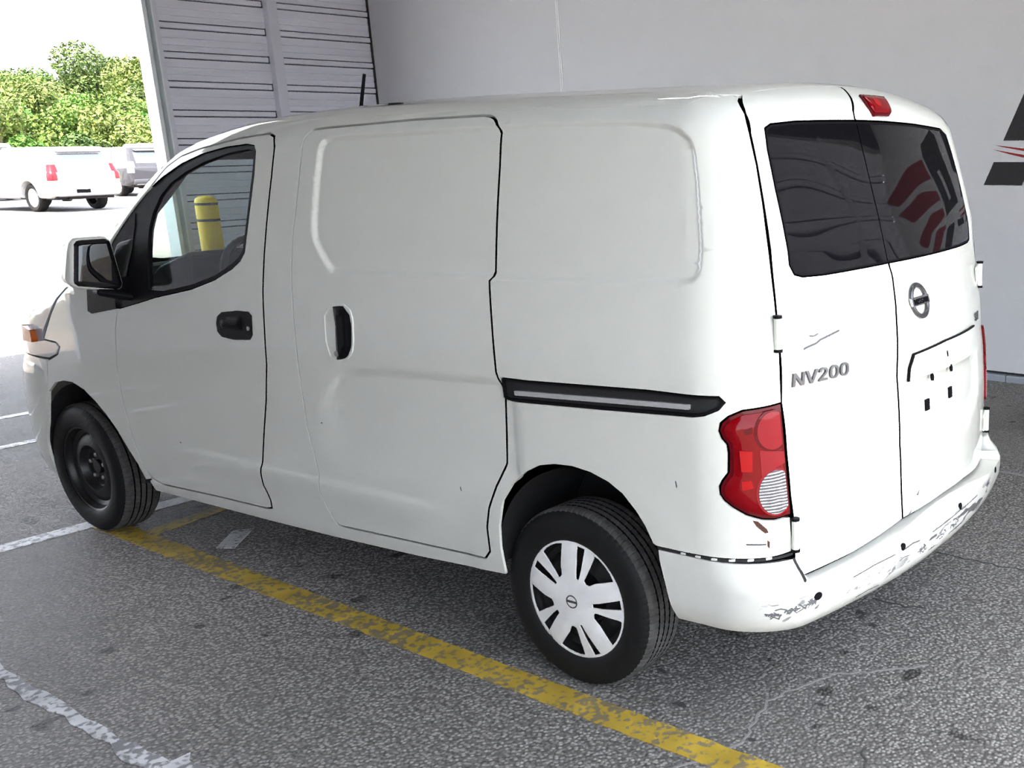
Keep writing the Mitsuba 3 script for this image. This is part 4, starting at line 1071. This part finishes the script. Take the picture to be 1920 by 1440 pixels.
TINTS = [(.095, .155, .030), (.060, .110, .026), (.128, .170, .042), (.080, .175, .030), (.092, .138, .038)]


def leaves(rng, lobes, count, size, tint):
    """Leaf sprays on the shells of the crown's lobes: each a bent pair of quads."""
    w = np.array([b[3] ** 2 for b in lobes])
    which = rng.choice(len(lobes), count, p=w / w.sum())
    L = np.array(lobes)[which]
    d = rng.normal(size=(count, 3))
    d /= np.linalg.norm(d, axis=1, keepdims=True)
    rad = L[:, 3:4] * (1 - .45 * rng.random((count, 1)) ** 2.2)
    c = L[:, :3] + d * rad * np.array([1, 1, .85])
    n = d + .9 * rng.normal(size=(count, 3)) + np.array([0, 0, .5])
    n /= np.linalg.norm(n, axis=1, keepdims=True)
    a = np.cross(n, rng.normal(size=(count, 3)))
    a /= np.linalg.norm(a, axis=1, keepdims=True)
    b = np.cross(n, a)
    s = size * (.6 + .8 * rng.random((count, 1)))
    v = np.stack([c - a * s, c - b * s * .6 + n * s * .15, c + a * s, c + b * s * .6 + n * s * .15], 1).reshape(-1, 3)
    i = np.arange(count)[:, None] * 4
    f = np.vstack([i + [0, 1, 2], i + [0, 2, 3]])
    lobe_shade = rng.normal(1, .16, len(lobes))[which]
    col = np.array(tint)[None] * (lobe_shade[:, None] + rng.normal(0, .22, (count, 1))).clip(.35, 1.8) * (1 + rng.normal(0, .06, (count, 3)))
    return v, f, np.repeat(col.clip(.01, .6), 4, 0)


def tree(label, x, y, h, r, tint, seed, group='trees behind the parked cars', key='tree'):
    rng = np.random.default_rng(seed)
    t = thing(key, label, 'tree', group)
    base = h * .18
    lobes = [(x, y, h - r * .75, r * .72)]
    for k in range(9):
        a, q = rng.random() * 6.28, rng.random()
        z = base + (h - base) * (.18 + .68 * q)
        wd = r * (.95 - .55 * abs(q - .42))
        lobes.append((x + wd * .75 * math.cos(a), y + wd * .75 * math.sin(a), z, r * (.42 + .22 * rng.random())))
    v, f, c = leaves(rng, lobes, int(3200 + 2000 * r * h / 8), .105 + .010 * r, tint)
    obj(t + '__crown', (v, f), 'leaf', color=c, label='leafy crown')
    p = np.array([(x, y, 0), (x + rng.normal(0, .15), y, h * .35), (x + rng.normal(0, .3), y, h * .8)])
    obj(t + '__trunk', tube(p, [.22, .16, .05], 8), 'bark', 40)
    for k in range(3):
        a = rng.random() * 6.28
        obj(t + '__branch', tube([p[1] + (0, 0, -.3), p[1] + (r * .35 * math.cos(a), r * .35 * math.sin(a), h * .18), p[1] + (r * .7 * math.cos(a), r * .7 * math.sin(a), h * .3)], [.10, .07, .03], 6), 'bark', 40)


KINDS = ['mid green leafy tree', 'dark green tree', 'yellow green tree', 'bright green tree', 'olive green tree']
for x, y, h, r, k, place in ((92.7, -32.6, 8.2, 3.2, 0, 'left of the tallest tree, in front'), (120.4, -45.1, 11.0, 3.6, 1, 'farthest off, on the skyline at the left'), (80.8, -30.6, 6.3, 2.6, 2, 'low in the middle'),
                          (74.3, -25.3, 5.4, 2.3, 3, 'low at the left'), (110.8, -46.3, 10.3, 2.6, 4, 'on the skyline left of the tallest tree'), (91.9, -39.3, 10.4, 3.1, 4, 'tallest of all, near the door jamb'),
                          (84.3, -38.4, 9.6, 2.7, 2, 'tall, touching the door jamb'), (76.3, -31.2, 6.2, 2.3, 3, 'low in front of the tallest tree'), (71.9, -31.7, 5.9, 2.2, 0, 'low near the door jamb'), (75.0, -35.4, 6.6, 1.9, 4, 'close against the door jamb'),
                          (105.0, -38.6, 8.3, 3.4, 0, 'behind the lower left trees'), (98.5, -45.0, 10.2, 3.0, 1, 'behind the tallest tree'), (68.5, -26.5, 4.4, 1.9, 0, 'above the roof of the nearest white car'), (64.2, -27.4, 3.9, 1.8, 2, 'above the right end of the nearest white car'),
                          (66.0, -30.4, 4.0, 1.7, 3, 'above the silver car'), (68.8, -23.4, 4.5, 1.8, 2, 'at the left edge, over the nearest white car'), (116.0, -39.0, 9.6, 3.3, 3, 'at the far left edge')):
    tree(f'{KINDS[k]} {place}', x, y, h * .90 if h > 5 else h, r, TINTS[k], 50 + int(x * 7 + y))
ORD = ['first', 'second', 'third', 'fourth', 'fifth', 'sixth', 'seventh', 'eighth']
for i in range(8):
    tree(f'{ORD[i]} low shrub from the left in the row along the foot of the trees', 60.8 + 1.0 * (i % 2), -20.5 - 1.75 * i, 1.9 + .4 * ((i * 7) % 3), 1.0, TINTS[(i * 3) % 5], 90 + i, 'shrubs along the foot of the trees', 'shrub')
